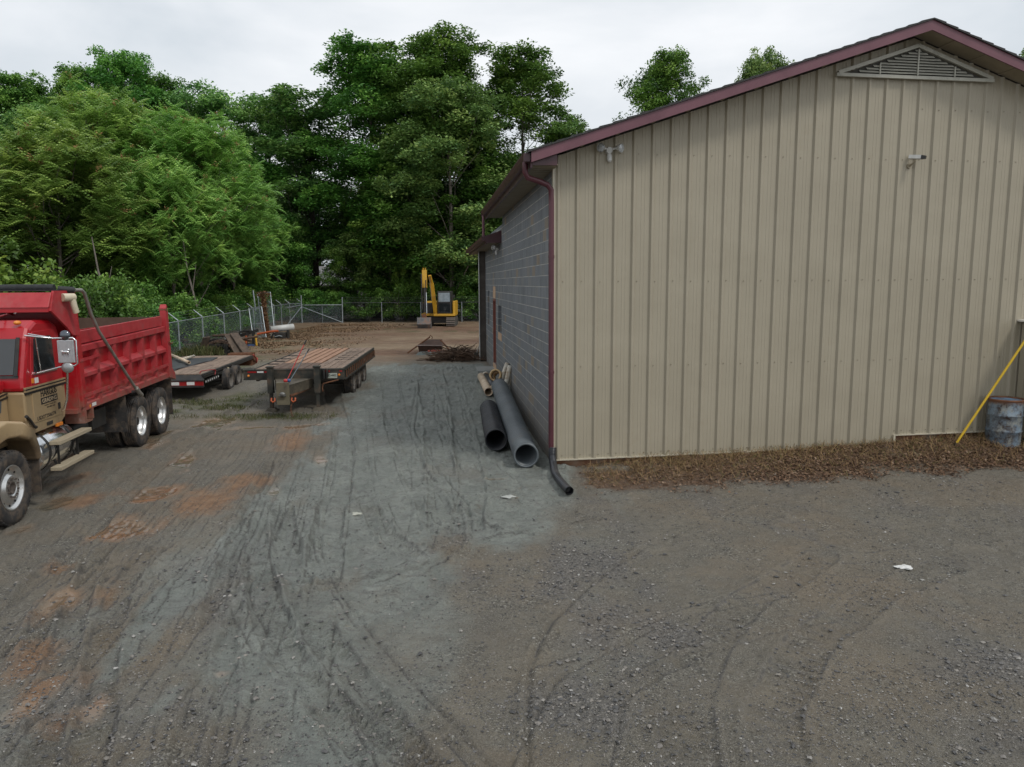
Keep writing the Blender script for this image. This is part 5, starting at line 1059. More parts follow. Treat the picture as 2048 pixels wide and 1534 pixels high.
text('lettering', 'AD-4902', lp, (-.07, .44, .83), (0, -1, 0), (0, 0, 1), .24, .055, M_blk_txt, .012)
for y in (.13, 2.40): mb = MB(); mb.sphere((-.065, y, .87), .032, 12, 8, (.5, 1, 1)); mb.build('marker_light', M_amber, T2)
for y0, y1, m in ((2.02, 2.18, M_wtape), (2.20, 2.42, M_redlens), (1.86, 2.0, M_redlens), (.36, .5, M_redlens), (.05, .12, M_redlens)):
    mb = MB(); mb.box(-.066, -.06, y0, y1, .945, .985); mb.build('reflector', m, T2)
mb = MB(); mb.tube([(-.05, .15, .74), (-.12, .35, .70), (-.15, .52, .66), (-.15, .55, .56), (-.15, .54, .46)], .018, 8); mb.build('crank_handle', M_rust, T2)
for (x, y, z), (x2, y2, z2), m, lab, cap in (((-5.43, 17.72, .90), (-5.03, 18.1, 1.84), mat('red_rod', (.42, .03, .03), (.5, .05, .04), rough=.4), 'long thin red rod standing up from the trailer tongue', M_or), ((-5.36, 17.75, .90), (-4.98, 18.15, 1.62), mat('blue_grey_rod', (.10, .14, .16), (.16, .2, .22), rough=.4), 'shorter blue grey rod beside the long red one on the trailer tongue', M_blu)):
    e = empty('control_rod', (x, y, z), 0, lab, 'rod'); mb = MB((x, y, z)); mb.tube([(x, y, z), (x2, y2, z2)], .012, 8); mb.build('rod', m, e)
    mb = MB((x, y, z)); mb.sphere((x-.03, y-.03, z-.01), .052, 14, 8, (1, .7, .9)); mb.build('coupling', cap if lab[0] == 's' else m, e)
    mb = MB((x, y, z)); a = Vector((x, y, z)); b = Vector((x2, y2, z2)); mb.tube([a.lerp(b, .88), b], .017, 8); mb.build('grip', M_black, e)

T1 = empty('flatbed_trailer', (-8.38, 19.95, .05), R(95.3), 'black flatbed trailer with reflector tape and a rubber mat, behind the red tailgate', 'trailer')
L1 = 5.3; W1 = 2.3
mb = MB(); mb.box(0, .06, 0, W1, .56, .72); mb.box(-.10, 0, -.02, W1+.02, .39, .44); mb.box(-.10, .0, -.02, W1+.02, .56, .59); mb.hexa([(-.10, -.02, .59), (.0, -.02, .59), (.0, W1, .59), (-.10, W1, .59), (-.02, .06, .72), (.05, .06, .72), (.05, W1-.06, .72), (-.02, W1-.06, .72)]); mb.build('front_beam', M_black, T1)
mb = MB(); mb.box(-.08, -.01, 0, W1, .44, .56); mb.build('tail_board', M_redlens, T1)
for y0 in (.22, .62, 1.1, 1.6): mb = MB(); mb.box(-.086, -.08, y0, y0+.2, .455, .545); mb.build('reflector', M_wtape, T1)
mb = MB()
for y0 in (0, W1-.06):
    mb.box(.06, L1, y0, y0+.06, .62, .74); mb.box(.0, L1, y0-.02+(.04 if y0 else 0), y0+.02+(.04 if y0 else 0), .68, .70); mb.box(.3, 1.35, y0, y0+.05, .46, .56)
for x in np.arange(.3, L1, .5): mb.box(x, x+.05, .06, W1-.06, .6, .70)
mb.build('frame', M_black, T1)
for k in range(7):
    mb = MB(); mb.box(.15+k*.19, .21+k*.19, -.006, .0, .49+.0*k, .54); mb.build('reflector', M_wtape, T1)
random.seed(4); y = .07
while y < W1-.15:
    mb = MB(); mb.bbox(.07, L1, y, y+.175, .70, .745+random.uniform(0, .006), .005); mb.build('plank', M_wood, T1); y += .18
for x in (1.78, 2.62):
    for y in (-.14, W1+.14): wheel('wheel', T1, (x, y, .35), .345, .2, -1 if y < 0 else 1, .20, holes=0, deep=True, rimm=M_dw)
    mb = MB(); mb.tube([(x, -.1, .35), (x, W1+.1, .35)], .05, 8); mb.build('axle', M_black, T1)
mb = MB(); mb.box(L1, L1+.06, .02, .9, .62, .74)
for k in range(6): mb.box(L1+.08+k*.09, L1+.11+k*.09, .05, .85, .38, .80)
mb.beam((L1, .06, .70), (L1+.75, .06, .45), .05, .1); mb.beam((L1, .86, .70), (L1+.75, .86, .45), .05, .1); rp = mb.build('folded_ramp', M_rust, T1)
mb = MB(); mb.tube([(L1+.02, -.02, .76), (L1+.3, -.04, .62), (L1+.35, -.03, .45), (L1+.5, -.03, .60)], .025, 8); mb.build('ramp_strap', mat('red_strap', (.3, .04, .03), (.38, .07, .05), rough=.7), T1)
mb = MB(); mb.tube([(.1, .12, .76), (.45, .2, .775), (.8, .05, .77), (1.0, -.03, .74), (.9, -.035, .62)], .013, 6); mb.build('tie_down_strap', M_redlens, T1)
mb = MB(); mb.sphere((2.25, -.02, .62), .05, 10, 8); mb.build('marker_light', mat('cream_lens', (.5, .42, .28), (.55, .46, .3), rough=.4), T1)
# thing lying on the left trailer
o = (-9.2, 22.5, .8)
ca_, sn_ = math.cos(R(95.3)), math.sin(R(95.3))
def T1w(x, y, z): return (-8.38+x*ca_-y*sn_, 19.95+x*sn_+y*ca_, .05+z)
mb = MB(o); nxm, nym = 24, 10; vs = []
for i in range(nxm+1):
    for j in range(nym+1):
        x = .15+4.3*i/nxm; y = .95+1.6*j/nym+.1*math.sin(x*1.3); vs.append(T1w(x, y, .765+.012*math.sin(x*4+y*3)+(-.10 if y > 2.45 else 0)))
mb.add(vs, [(i*(nym+1)+j, (i+1)*(nym+1)+j, (i+1)*(nym+1)+j+1, i*(nym+1)+j+1) for i in range(nxm) for j in range(nym)], True)
rm = single(mb, 'rubber_mat', mat('mat_rubber', (.018, .02, .024), (.05, .055, .06), rough=.5, scale=4, dirt=(.06, .08, .12), dirt_amt=.2), 'wide black rubber mat spread over the left half of the black trailer', 'mat', org=o)
md = rm.modifiers.new('thick', 'SOLIDIFY'); md.thickness = .012
for a, b, r_, m, lab in (((-11.2, 24.2, .93), (-9.62, 21.95, .90), .045, M_pvc, 'long cream pipe lying across the rubber mat on the left trailer'), ((-9.50, 21.9, .90), (-9.12, 22.9, .88), .04, M_pvcw, 'short white pipe lying on the rubber mat of the left trailer')):
    if 'short' in lab: a, b = (-10.25, 22.9, .90), (-10.35, 24.0, .90)
    mb = MB(a); pipe_shell(mb, a, b, r_, .008, 16); single(mb, 'plastic_pipe', m, lab, 'pipe', org=a)

# ------------------------------------------------------------------ brush, scrap bucket, tools
random.seed(11)
o = (-2.1, 28.2, .28); mb = MB(o)
for k in range(260):
    cx = random.gauss(-2.05, .42); cy = 28.2+random.gauss(0, .3); zz = .32+max(0, .42-abs(cx+2.05)*.35)*random.random(); a = random.gauss(0, .9); L_ = random.uniform(.25, 1.1)*.6; el = random.gauss(.05, .28)
    d = Vector((math.cos(a)*math.cos(el), math.sin(a)*math.cos(el), math.sin(el)))*L_; c = Vector((cx, cy, zz)); r_ = random.uniform(.008, .024)
    p0, p1 = c-d, c+d; p0.z = max(.28, p0.z); p1.z = max(.28, p1.z); mid = c+Vector((random.gauss(0, .04), 0, random.gauss(0, .05))); mid.z = max(.3, mid.z)
    mb.tube([p0, mid, p1], [r_, r_*.85, r_*.4], 5)
single(mb, 'brush_pile', mat('sticks', (.05, .03, .02), (.16, .10, .065), rough=.9, scale=3), 'heap of cut brown branches beside the corner pier', 'brush pile', org=o)
o = (-3.45, 31.5, .28); sb_ = empty('scrap_bucket', o, 0, 'rusty open steel bucket with side arms behind the brush heap', 'bucket')
mb = MB(o); mb.hexa([(-3.9, 31.1, .3), (-2.95, 31.1, .3), (-3.05, 31.7, .3), (-3.75, 31.7, .3), (-3.95, 31.0, .62), (-2.9, 31.0, .62), (-3.0, 31.9, .80), (-3.6, 31.9, .80)]); mb.build('bucket_shell', mat('dark_rust', (.045, .024, .016), (.09, .045, .03), rough=.85), sb_)
mb = MB(o); mb.beam((-3.98, 30.97, .62), (-2.88, 30.97, .60), .05, .03); mb.build('cutting_edge', mat('worn_edge', (.28, .22, .19), (.35, .28, .25), rough=.5), sb_)
mb = MB(o); mb.beam((-4.35, 30.8, .32), (-3.5, 31.6, .92), .05, .05); mb.beam((-3.05, 31.6, .80), (-2.6, 31.0, .40), .05, .05); mb.tube([(-3.52, 31.5, .92), (-3.45, 31.5, 1.0), (-3.38, 31.5, .93), (-3.4, 31.5, .84)], .02, 6); mb.build('arm', M_rust, sb_)
o = (-3.5, 30.5, .28); mb = MB(o); mb.hexa([(-3.95, 30.2, .27), (-2.5, 30.2, .27), (-2.6, 30.7, .27), (-3.9, 30.7, .27), (-3.85, 30.3, .38), (-2.6, 30.3, .40), (-2.65, 30.65, .40), (-3.8, 30.65, .38)]); single(mb, 'steel_plate', mat('grey_green_steel', (.10, .12, .11), (.16, .18, .165), rough=.6), 'grey green metal slab lying in front of the scrap bucket', 'metal slab', org=o)
for k in range(7):
    c = (-3.42+.11*k+random.uniform(-.04, .04), 30.45+random.uniform(-.1, .1), .42); bm = bmesh.new(); bmesh.ops.create_icosphere(bm, subdivisions=2, radius=.055)
    for v in bm.verts: v.co *= 1+.3*math.sin(7*v.co.x*20+k)
    me = bpy.data.meshes.new('brick_piece'); bm.to_mesh(me); bm.free(); me.materials.append(mat('broken_brick', (.32, .07, .05), (.38, .10, .07), rough=.8)) if k == 0 else me.materials.append(bpy.data.materials['broken_brick'])
    ob = bpy.data.objects.new('brick_piece', me); COL.objects.link(ob); ob.location = c; tag(ob, 'broken red brick piece on the grey green metal slab', 'brick piece', 'broken red brick pieces on the metal slab')
for (a, b, m, lab) in (((-1.42, 28.0, .32), (-1.08, 28.35, 1.30), mat('grey_shaft', (.25, .25, .24), (.32, .32, .31), rough=.5), 'grey shafted tool leaning on the corner pier'), ((-1.18, 28.0, .32), (-1.0, 28.35, 1.10), mat('wood_shaft', (.28, .15, .08), (.34, .2, .12), rough=.6), 'wooden shafted shovel leaning on the corner pier')):
    e = empty('shovel', a, 0, lab, 'tool'); mb = MB(a); mb.tube([a, b], .018, 8); mb.build('handle', m, e)
    A_, B_ = Vector(a), Vector(b); d = (B_-A_).normalized(); mb = MB(a); w_ = Vector((.09, .03, 0)); q = A_-d*.04; q2 = A_+d*.28; nrm = Vector((0, -.02, 0)); mb.hexa([(q-w_*.4+nrm)[:], (q+w_*.4+nrm)[:], (q+w_*.4-nrm)[:], (q-w_*.4-nrm)[:], (q2-w_+nrm)[:], (q2+w_+nrm)[:], (q2+w_-nrm)[:], (q2-w_-nrm)[:]]); mb.build('blade', M_frame, e)

# ------------------------------------------------------------------ excavator
EX = (-5.0, 51.2, .28); ex = empty('excavator', EX, 0, 'yellow tracked excavator with raised arm parked at the back fence', 'excavator')
M_yel = mat('machine_yellow', (.50, .27, .015), (.58, .33, .03), rough=.42, scale=1.5, dirt=(.30, .17, .05), dirt_amt=.25, dirt_scale=2)
def E(*a): return MB(EX)
for x0, x1 in ((-6.12, -5.55), (-4.40, -3.83)):
    pr = [(50.0, .50), (50.12, .36), (50.4, .29), (52.6, .29), (52.88, .36), (53.0, .50), (52.95, .74), (52.7, .90), (50.3, .90), (50.05, .74)]
    mb = E(); mb.prism(pr, 'x', x0, x1); tr = mb.build('track', mat('track_steel', (.035, .033, .03), (.07, .065, .06), rough=.75), ex)
    mb = E()
    for k in range(5): z = .36+.12*k; mb.box(x0-.01, x1+.01, 49.96+(.06 if k in (0, 4) else 0), 50.1, z, z+.05)
    mb.build('grouser', mat('dusty_steel', (.20, .17, .15), (.26, .22, .19), rough=.8), tr)
mb = E(); mb.box(-5.6, -4.3, 50.6, 52.4, .5, .95); mb.build('undercarriage', M_black, ex)
mb = E(); mb.bbox(-5.28, -3.83, 50.2, 53.0, .98, 1.14, .03); mb.bbox(-6.15, -5.2, 50.7, 53.0, .98, 1.14, .03); mb.bbox(-5.28, -5.06, 50.25, 50.5, .98, 1.75, .03); mb.bbox(-3.98, -3.83, 50.25, 53.0, 1.1, 1.98, .04); mb.build('house_frame', M_yel, ex)
mb = E(); mb.bbox(-6.15, -4.0, 51.6, 53.05, 1.12, 1.95, .1); mb.build('engine_cover', M_yel, ex)
mb = E(); mb.bbox(-6.1, -5.35, 50.75, 51.6, 1.14, 1.85, .05); mb.build('side_box', M_black, ex)
mb = E(); mb.bbox(-5.02, -4.05, 50.25, 51.65, 1.14, 2.66, .06); cb = mb.build('operator_cab', M_black, ex)
mb = E(); mb.bbox(-4.93, -4.16, 50.235, 50.26, 1.95, 2.55, .004); mb.build('front_window', mat('ex_glass', (.22, .27, .30), (.30, .36, .40), rough=.06), cb)
mb = E(); mb.bbox(-4.93, -4.16, 50.235, 50.26, 1.25, 1.88, .004); mb.build('lower_window', M_glass2, cb)
mb = E(); mb.tube([(-3.95, 50.3, 2.0), (-3.88, 50.2, 2.3)], .02, 6); mb.box(-3.96, -3.82, 50.18, 50.22, 2.2, 2.42); mb.build('side_mirror', M_black, ex)
bm_pts = [(-5.16, 50.3, 1.25), (-5.24, 50.0, 2.3), (-5.33, 49.85, 3.2), (-5.42, 49.6, 3.7)]
mb = E()
for a, b, w_, h_ in ((bm_pts[0], bm_pts[1], .22, .3), (bm_pts[1], bm_pts[2], .22, .36), (bm_pts[2], bm_pts[3], .2, .26)): mb.beam(a, b, w_*.85, h_*.75, (1, 0, 0))
mb.build('boom', M_yel, ex)
mb = E(); mb.beam((-5.70, 49.1, 4.05), (-5.68, 48.9, 2.9), .22, .3, (1, 0, 0)); mb.beam((-5.68, 48.9, 2.9), (-5.66, 48.7, 1.1), .15, .2, (1, 0, 0)); mb.box(-5.80, -5.74, 49.0, 49.1, 4.0, 4.2); mb.box(-5.66, -5.60, 49.0, 49.1, 4.0, 4.2); st_ = mb.build('stick', M_yel, ex)
mb = E(); mb.tube([(-5.86, 48.7, 3.8), (-5.84, 48.55, 1.5)], .05, 8); mb.tube([(-5.58, 48.7, 3.4), (-5.58, 48.5, 1.2)], .035, 8); mb.tube([(-5.68, 48.65, 2.9), (-5.68, 48.55, 1.3)], .075, 10); mb.build('cylinder', M_black, ex)
mb = E(); mb.tube([(-5.56, 48.6, 2.6), (-5.54, 48.5, 1.25)], .03, 8); mb.tube([(-5.42, 49.5, 3.6), (-5.36, 50.0, 2.0)], .025, 6); mb.build('chrome_rod', M_chrome, ex)
pr = [(48.35, .98), (48.25, .55), (48.4, .28), (48.75, .16), (49.1, .3), (49.15, .5), (48.8, .8), (48.75, .98)]
mb = E(); mb.prism(pr, 'x', -6.16, -5.28); mb.build('bucket', mat('bucket_steel', (.10, .105, .11), (.19, .19, .185), rough=.45, metal=.4, scale=3, dirt=(.28, .13, .07), dirt_amt=.35), ex)
mb = E(); mb.box(-5.84, -5.58, 48.4, 48.8, .9, 1.2); mb.build('coupler', M_rust, ex)

# ------------------------------------------------------------------ fences
def mesh_material(cov=.09, col=(.30, .37, .40, 1)):
    m = bpy.data.materials.new('chain_link'); m.use_nodes = True; t = m.node_tree; b = t.nodes['Principled BSDF']; n = t.nodes.new; l = t.links.new
    b.inputs['Base Color'].default_value = col; b.inputs['Roughness'].default_value = .45; b.inputs['Metallic'].default_value = .3
    uv = n('ShaderNodeUVMap'); uv.uv_map = 'UVMap'; sp = n('ShaderNodeSeparateXYZ'); l(uv.outputs[0], sp.inputs[0]); outs = []
    for sg in (1, -1):
        a = n('ShaderNodeMath'); a.operation = 'MULTIPLY_ADD'; l(sp.outputs[1], a.inputs[0]); a.inputs[1].default_value = sg; l(sp.outputs[0], a.inputs[2])
        d = n('ShaderNodeMath'); d.operation = 'DIVIDE'; l(a.outputs[0], d.inputs[0]); d.inputs[1].default_value = .062
        f = n('ShaderNodeMath'); f.operation = 'FRACT'; l(d.outputs[0], f.inputs[0]); g_ = n('ShaderNodeMath'); g_.operation = 'LESS_THAN'; l(f.outputs[0], g_.inputs[0]); g_.inputs[1].default_value = cov; outs.append(g_)
    mx = n('ShaderNodeMath'); mx.operation = 'MAXIMUM'; l(outs[0].outputs[0], mx.inputs[0]); l(outs[1].outputs[0], mx.inputs[1])
    tr = n('ShaderNodeBsdfTransparent'); ms = n('ShaderNodeMixShader'); l(mx.outputs[0], ms.inputs[0]); l(tr.outputs[0], ms.inputs[1]); l(b.outputs[0], ms.inputs[2]); l(ms.outputs[0], t.nodes['Material Output'].inputs[0]); return m
M_chain = mesh_material(); M_chain2 = mesh_material(.018, (.12, .14, .15, 1)); M_galv = mat('galvanised', (.30, .34, .36), (.42, .46, .48), rough=.4, metal=.5, scale=4)
M_wire = mat('barbed_wire', (.06, .065, .07), (.12, .12, .12), rough=.6)
def fence(name, pts, arm, label, h=1.52, wires=3, cm=None):
    e = empty(name, (pts[0][0], pts[0][1], .28), 0, label, 'fence'); O = (pts[0][0], pts[0][1], .28)
    Z0 = lambda p: gzf(*p)
    for p in pts:
        mb = MB(O); z = Z0(p); top = Vector((p[0], p[1], z+h)); mb.tube([(p[0], p[1], z-.05), top], .03, 8)
        if arm: mb.tube([top, top+Vector(arm)], [.028, .018], 8)
        mb.build('post', M_galv, e)
    mb = MB(O)
    for a, b in zip(pts[:-1], pts[1:]): mb.tube([(a[0], a[1], Z0(a)+h-.03), (b[0], b[1], Z0(b)+h-.03)], .02, 6)
    mb.build('top_rail', M_wire if cm else M_galv, e)
    for k in range(wires):
        mb = MB(O); f = (k+1)/wires; A_ = Vector(arm) if arm else Vector((0, 0, .38))
        for a, b in zip(pts[:-1], pts[1:]):
            a3 = Vector((*a, Z0(a)+h))+A_*f; b3 = Vector((*b, Z0(b)+h))+A_*f; mb.tube([a3, (a3+b3)/2-Vector((0, 0, .04)), b3], .007, 4)
        mb.build('barbed_wire', M_wire, e)
    q = []; u = 0
    for a, b in zip(pts[:-1], pts[1:]):
        L_ = math.dist(a, b); z0, z1 = Z0(a), Z0(b); q.append(([(a[0]+.02, a[1], z0), (a[0]+.02, a[1], z0+h-.03), (b[0]+.02, b[1], z1+h-.03), (b[0]+.02, b[1], z1)], [(u, 0), (u, h), (u+L_, h), (u+L_, 0)])); u += L_
    uv_quads('chain_mesh', q, cm or M_chain, e, np.array(O)); return e
fl_pts = [(-11.15, 15.6), (-11.7, 19.0), (-12.15, 22.4), (-12.65, 25.8), (-13.13, 29.2), (-13.63, 32.7), (-14.15, 36.5), (-14.6, 39.9), (-15.0, 43.2), (-15.4, 46.5), (-15.85, 49.6), (-16.2, 52.3), (-16.3, 54.6), (-15.8, 56.0)]
fence('chain_link_fence', fl_pts, (-.36, 0, .30), 'long chain link fence with slanted barbed wire arms running back from the truck')
fence('chain_link_fence', [(-12.75, 56.0), (-9.8, 56.1), (-6.85, 56.1), (-3.75, 56.0), (-.6, 56.0), (2.6, 56.0)], None, 'dark chain link fence across the back behind the excavator', cm=M_chain2)
O = (-15.8, 56.0, .28); e = empty('fence_gate', O, 0, 'closed chain link gate with a diagonal brace in the back corner', 'gate')
mb = MB(O)
for a, b, r_ in (((-15.8, 55.95, .2), (-15.8, 55.95, 2.35), .05), ((-12.75, 55.95, .2), (-12.72, 55.95, 2.2), .045), ((-15.8, 55.95, 1.62), (-12.75, 55.95, 1.62), .035), ((-15.8, 55.95, 1.5), (-12.75, 55.95, .3), .03), ((-14.25, 55.95, .2), (-14.25, 55.95, 1.5), .02), ((-15.8, 55.95, 1.5), (-16.3, 54.0, .3), .03), ((-15.8, 55.95, 1.62), (-16.32, 54.0, 1.5), .03)): mb.tube([a, b], r_, 8)
mb.build('gate_frame', M_galv, e)
uv_quads('chain_mesh', [([(-15.8, 55.97, .3), (-15.8, 55.97, 1.6), (-12.75, 55.97, 1.6), (-12.75, 55.97, .3)], [(0, 0), (0, 1.3), (3.05, 1.3), (3.05, 0)])], M_chain, e, np.array(O))
def gate_panel(c, label):   # corners bl, tl, tr, br
    O = c[0]; e = empty('gate_panel', O, 0, label, 'gate panel'); C4 = [Vector(p) for p in c]; mb = MB(O)
    for i in range(4): mb.tube([C4[i], C4[(i+1) % 4]], .028, 8)
    m0 = (C4[0]*.55+C4[1]*.45); m1 = (C4[3]*.55+C4[2]*.45); mb.tube([m0, m1], .024, 8); mb.build('gate_frame', M_galv, e)
    h_ = (C4[1]-C4[0]).length; w_ = (C4[3]-C4[0]).length; uv_quads('chain_mesh', [([tuple(p) for p in C4], [(0, 0), (0, h_), (w_, h_), (w_, 0)])], M_chain, e, np.array(O))
gate_panel([(-14.30, 40.9, .3), (-14.70, 41.6, 1.86), (-13.95, 41.5, 1.95), (-13.55, 40.8, .3)], 'low chain link gate panel leaning back beside the taller vine covered one')
gate_panel([(-13.95, 41.5, .3), (-14.45, 42.4, 2.66), (-13.68, 42.3, 2.75), (-13.25, 41.4, .35)], 'tall chain link gate panel leaning back, overgrown with brown vine')
O = (-14.1, 42.1, .3); mb = MB(O); mb.tube([(-14.58, 42.35, 1.7), (-14.72, 42.5, 2.85)], .04, 8); single(mb, 'fence_pipe', M_galv, 'bare galvanised pipe sticking up at the left of the tall gate panel', 'pipe', org=O)
n = 2600; t = rng.random(n); px = -13.62-.42*t+rng.normal(0, .07+.12*(t > .9), n); py = 41.2+.9*t+rng.normal(0, .05, n); pz = .3+2.45*t+rng.normal(0, .05, n)
leaf_scatter('dead_vine', 'brown dead vine hanging over the tall leaning gate panel', 'vine', n, px, py, pz, rng.uniform(.04, .12, n), rng.uniform(.02, .06, n), island_mat('vine_leaf', [(.07, .035, .018), (.16, .08, .04), (.22, .12, .06), (.10, .06, .03)]), 1.3)

# ------------------------------------------------------------------ scrap by the left fence
O = (-12.4, 31.3, .28); e = empty('track_heap', O, 0, 'heap of rusty crawler track belts and boards by the left fence', 'scrap heap')
random.seed(21)
def belt(c, r, w, a0, a1, y0, m=M_rust):
    mb = MB(O); n_ = int((a1-a0)*r/.11)
    for k in range(n_):
        a = a0+(a1-a0)*k/n_; p = Vector((c[0]+r*math.cos(a), y0, c[1]+r*math.sin(a))); ca, sa = math.cos(a), math.sin(a); tn_ = Vector((-sa, 0, ca))*.045; rd = Vector((ca, 0, sa))*.05
        q0 = p+Vector((0, -w/2, 0)); q1 = p+Vector((0, w/2, 0)); mb.hexa([(q0-tn_-rd)[:], (q0+tn_-rd)[:], (q1+tn_-rd)[:], (q1-tn_-rd)[:], (q0-tn_*.7+rd)[:], (q0+tn_*.7+rd)[:], (q1+tn_*.7+rd)[:], (q1-tn_*.7+rd)[:]])
    mb.build('track_belt', m, e)
M_rdk = mat('dark_brown_rust', (.04, .025, .018), (.11, .065, .04), rough=.9, scale=6)
belt((-12.22, .2), .66, .45, .1, math.pi-.1, 31.0, M_rdk); belt((-12.22, .2), .5, .4, .1, math.pi-.1, 30.9, M_black); belt((-12.0, .2), .66, .5, .3, 2.6, 31.7, M_rdk); belt((-12.7, .3), .55, .5, .4, 2.9, 31.8, M_black)
mb = MB(O)
for k in range(3): mb.beam((-12.55+k*.3, 30.8, .28), (-12.5+k*.3, 30.8, .75), .16, .16)
mb.build('roller', M_black, e)
for k, (a, b) in enumerate((((-11.95, 31.2, 1.1), (-11.35, 30.7, .32)), ((-11.75, 31.3, 1.15), (-11.05, 30.8, .35)), ((-13.15, 31.4, .45), (-12.9, 31.3, 1.0)))):
    mb = MB(O); mb.beam(a, b, .38, .05); mb.build('board', mat('weathered_board', (.06, .045, .035), (.12, .085, .06), rough=.85) if k == 0 else bpy.data.materials['weathered_board'], e)
for k in range(5):
    mb = MB(O); a = Vector((-12.7+k*.33, 31.6+random.uniform(-.3, .3), 1.0+random.uniform(-.1, .12))); mb.tube([a, a+Vector((random.uniform(.3, .6), 0, random.uniform(-.2, .2)))], .05, 7); mb.build('log', M_rdk, e)
O = (-12.6, 35.5, .28); e = empty('loader_attachment', O, 0, 'black skid loader attachment with orange cylinder and yellow post', 'machine part')
mb = MB(O); mb.beam((-13.15, 35.4, .35), (-12.2, 35.5, .35), .5, .08); mb.beam((-13.1, 35.4, .8), (-12.9, 35.4, .32), .08, .1); mb.beam((-13.05, 35.5, .75), (-12.15, 35.5, 1.02), .1, .14); mb.beam((-12.7, 35.3, .3), (-12.6, 35.3, .95), .1, .12); mb.beam((-12.35, 35.3, .3), (-12.3, 35.3, 1.0), .12, .12); mb.tube([(-13.2, 35.3, .55), (-12.95, 35.3, .95), (-12.5, 35.3, 1.02)], .05, 8); mb.build('frame', M_black, e)
mb = MB(O); mb.box(-12.75, -12.25, 35.05, 35.5, .28, .36); mb.build('base_plate', M_blu, e)
mb = MB(O); mb.tube([(-12.62, 35.1, .42), (-12.6, 35.1, .78)], .055, 10); mb.build('cylinder', M_or, e)
mb = MB(O); mb.tube([(-12.12, 35.1, .32), (-12.16, 35.1, .82)], .05, 8); mb.box(-12.95, -12.87, 35.1, 35.2, .4, .6); mb.build('yellow_post', M_yel, e)
O = (-12.6, 40.0, .28); e = empty('auger_unit', O, 0, 'dark boxy drive unit with orange bar under the white pipe', 'machine part')
mb = MB(O); mb.bbox(-12.75, -12.15, 39.7, 40.2, .28, .62, .04); mb.box(-12.1, -12.03, 39.8, 40.1, .28, .75); mb.tube([(-12.95, 39.8, .3), (-12.8, 39.8, .6)], .05, 8); mb.build('drive_box', M_black, e)
mb = MB(O); mb.tube([(-13.65, 39.7, .55), (-12.9, 39.8, .68), (-12.55, 39.8, .70)], .06, 10); mb.build('bar', M_or, e)
mb = MB(O); mb.tube([(-12.7, 39.65, .40), (-12.45, 39.65, .46), (-12.3, 39.65, .42)], .025, 6); mb.build('hose', M_galv, e)
O = (-12.5, 40.2, .28); mb = MB(O); pipe_shell(mb, (-13.0, 39.9, .78), (-11.95, 40.6, .88), .17, .02, 24); single(mb, 'white_pipe', mat('grey_white_pipe', (.42, .42, .40), (.52, .52, .5), rough=.5, scale=3), 'fat grey white pipe lying on the machine parts by the leaning gate panels', 'pipe', org=O)
# house beyond the trees
O = (-22, 84, .3); e = empty('house', O, 0, 'pale metal roofed house glimpsed through the trees beyond the gate', 'house')
mb = MB(O); mb.box(-26, -17, 82, 90, .2, 3.2); mb.build('wall', mat('house_wall', (.09, .085, .08), (.12, .115, .11), rough=.8), e)
mb = MB(O); mb.prism([(81.2, 3.1), (86, 5.2), (90.8, 3.1), (90.8, 2.95), (86, 5.0), (81.2, 2.95)], 'x', -26.6, -16.4)
mb.build('roof', mat('pale_roof', (.22, .21, .22), (.3, .29, .3), rough=.45, scale=1, stretch=(6, 1, 1)), e)
# ------------------------------------------------------------------ trees
def leaf_material(name, cols, trans=.28):
    m = bpy.data.materials.new(name); m.use_nodes = True; t = m.node_tree; b = t.nodes['Principled BSDF']; n = t.nodes.new; l = t.links.new
    at = n('ShaderNodeAttribute'); at.attribute_name = 'tint'; sp = n('ShaderNodeSeparateColor'); l(at.outputs['Color'], sp.inputs[0])
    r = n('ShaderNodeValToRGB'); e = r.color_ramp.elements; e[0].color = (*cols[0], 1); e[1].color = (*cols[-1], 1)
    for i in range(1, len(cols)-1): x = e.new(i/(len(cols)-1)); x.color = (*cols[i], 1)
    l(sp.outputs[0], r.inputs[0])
    oi = n('ShaderNodeObjectInfo'); hs = n('ShaderNodeHueSaturation'); mr = n('ShaderNodeMapRange'); l(oi.outputs['Random'], mr.inputs[0]); mr.inputs[3].default_value = .485; mr.inputs[4].default_value = .515; l(mr.outputs[0], hs.inputs['Hue'])
    m2 = n('ShaderNodeMapRange'); l(oi.outputs['Random'], m2.inputs[0]); m2.inputs[3].default_value = .85; m2.inputs[4].default_value = 1.15; l(m2.outputs[0], hs.inputs['Value']); l(r.outputs[0], hs.inputs['Color'])
    l(hs.outputs[0], b.inputs['Base Color']); b.inputs['Roughness'].default_value = .5; b.inputs['Specular IOR Level'].default_value = .35
    tr = n('ShaderNodeBsdfTranslucent'); l(hs.outputs[0], tr.inputs[0]); ms = n('ShaderNodeMixShader'); ms.inputs[0].default_value = trans
    l(b.outputs[0], ms.inputs[1]); l(tr.outputs[0], ms.inputs[2]); l(ms.outputs[0], t.nodes['Material Output'].inputs[0]); return m
M_leafD = leaf_material('oak_leaf', [(0.037, 0.104, 0.020), (0.080, 0.193, 0.034), (0.156, 0.315, 0.056), (0.271, 0.459, 0.090)])
M_leafL = leaf_material('maple_leaf', [(0.054, 0.128, 0.037), (0.119, 0.237, 0.061), (0.229, 0.378, 0.103), (0.393, 0.540, 0.159)])
M_leafS = leaf_material('sumac_leaf', [(0.075, 0.162, 0.037), (0.162, 0.306, 0.064), (0.292, 0.458, 0.103), (0.467, 0.629, 0.154)])
M_leafB = leaf_material('bright_leaf', [(0.075, 0.135, 0.024), (0.135, 0.230, 0.036), (0.225, 0.324, 0.054), (0.330, 0.405, 0.072)])
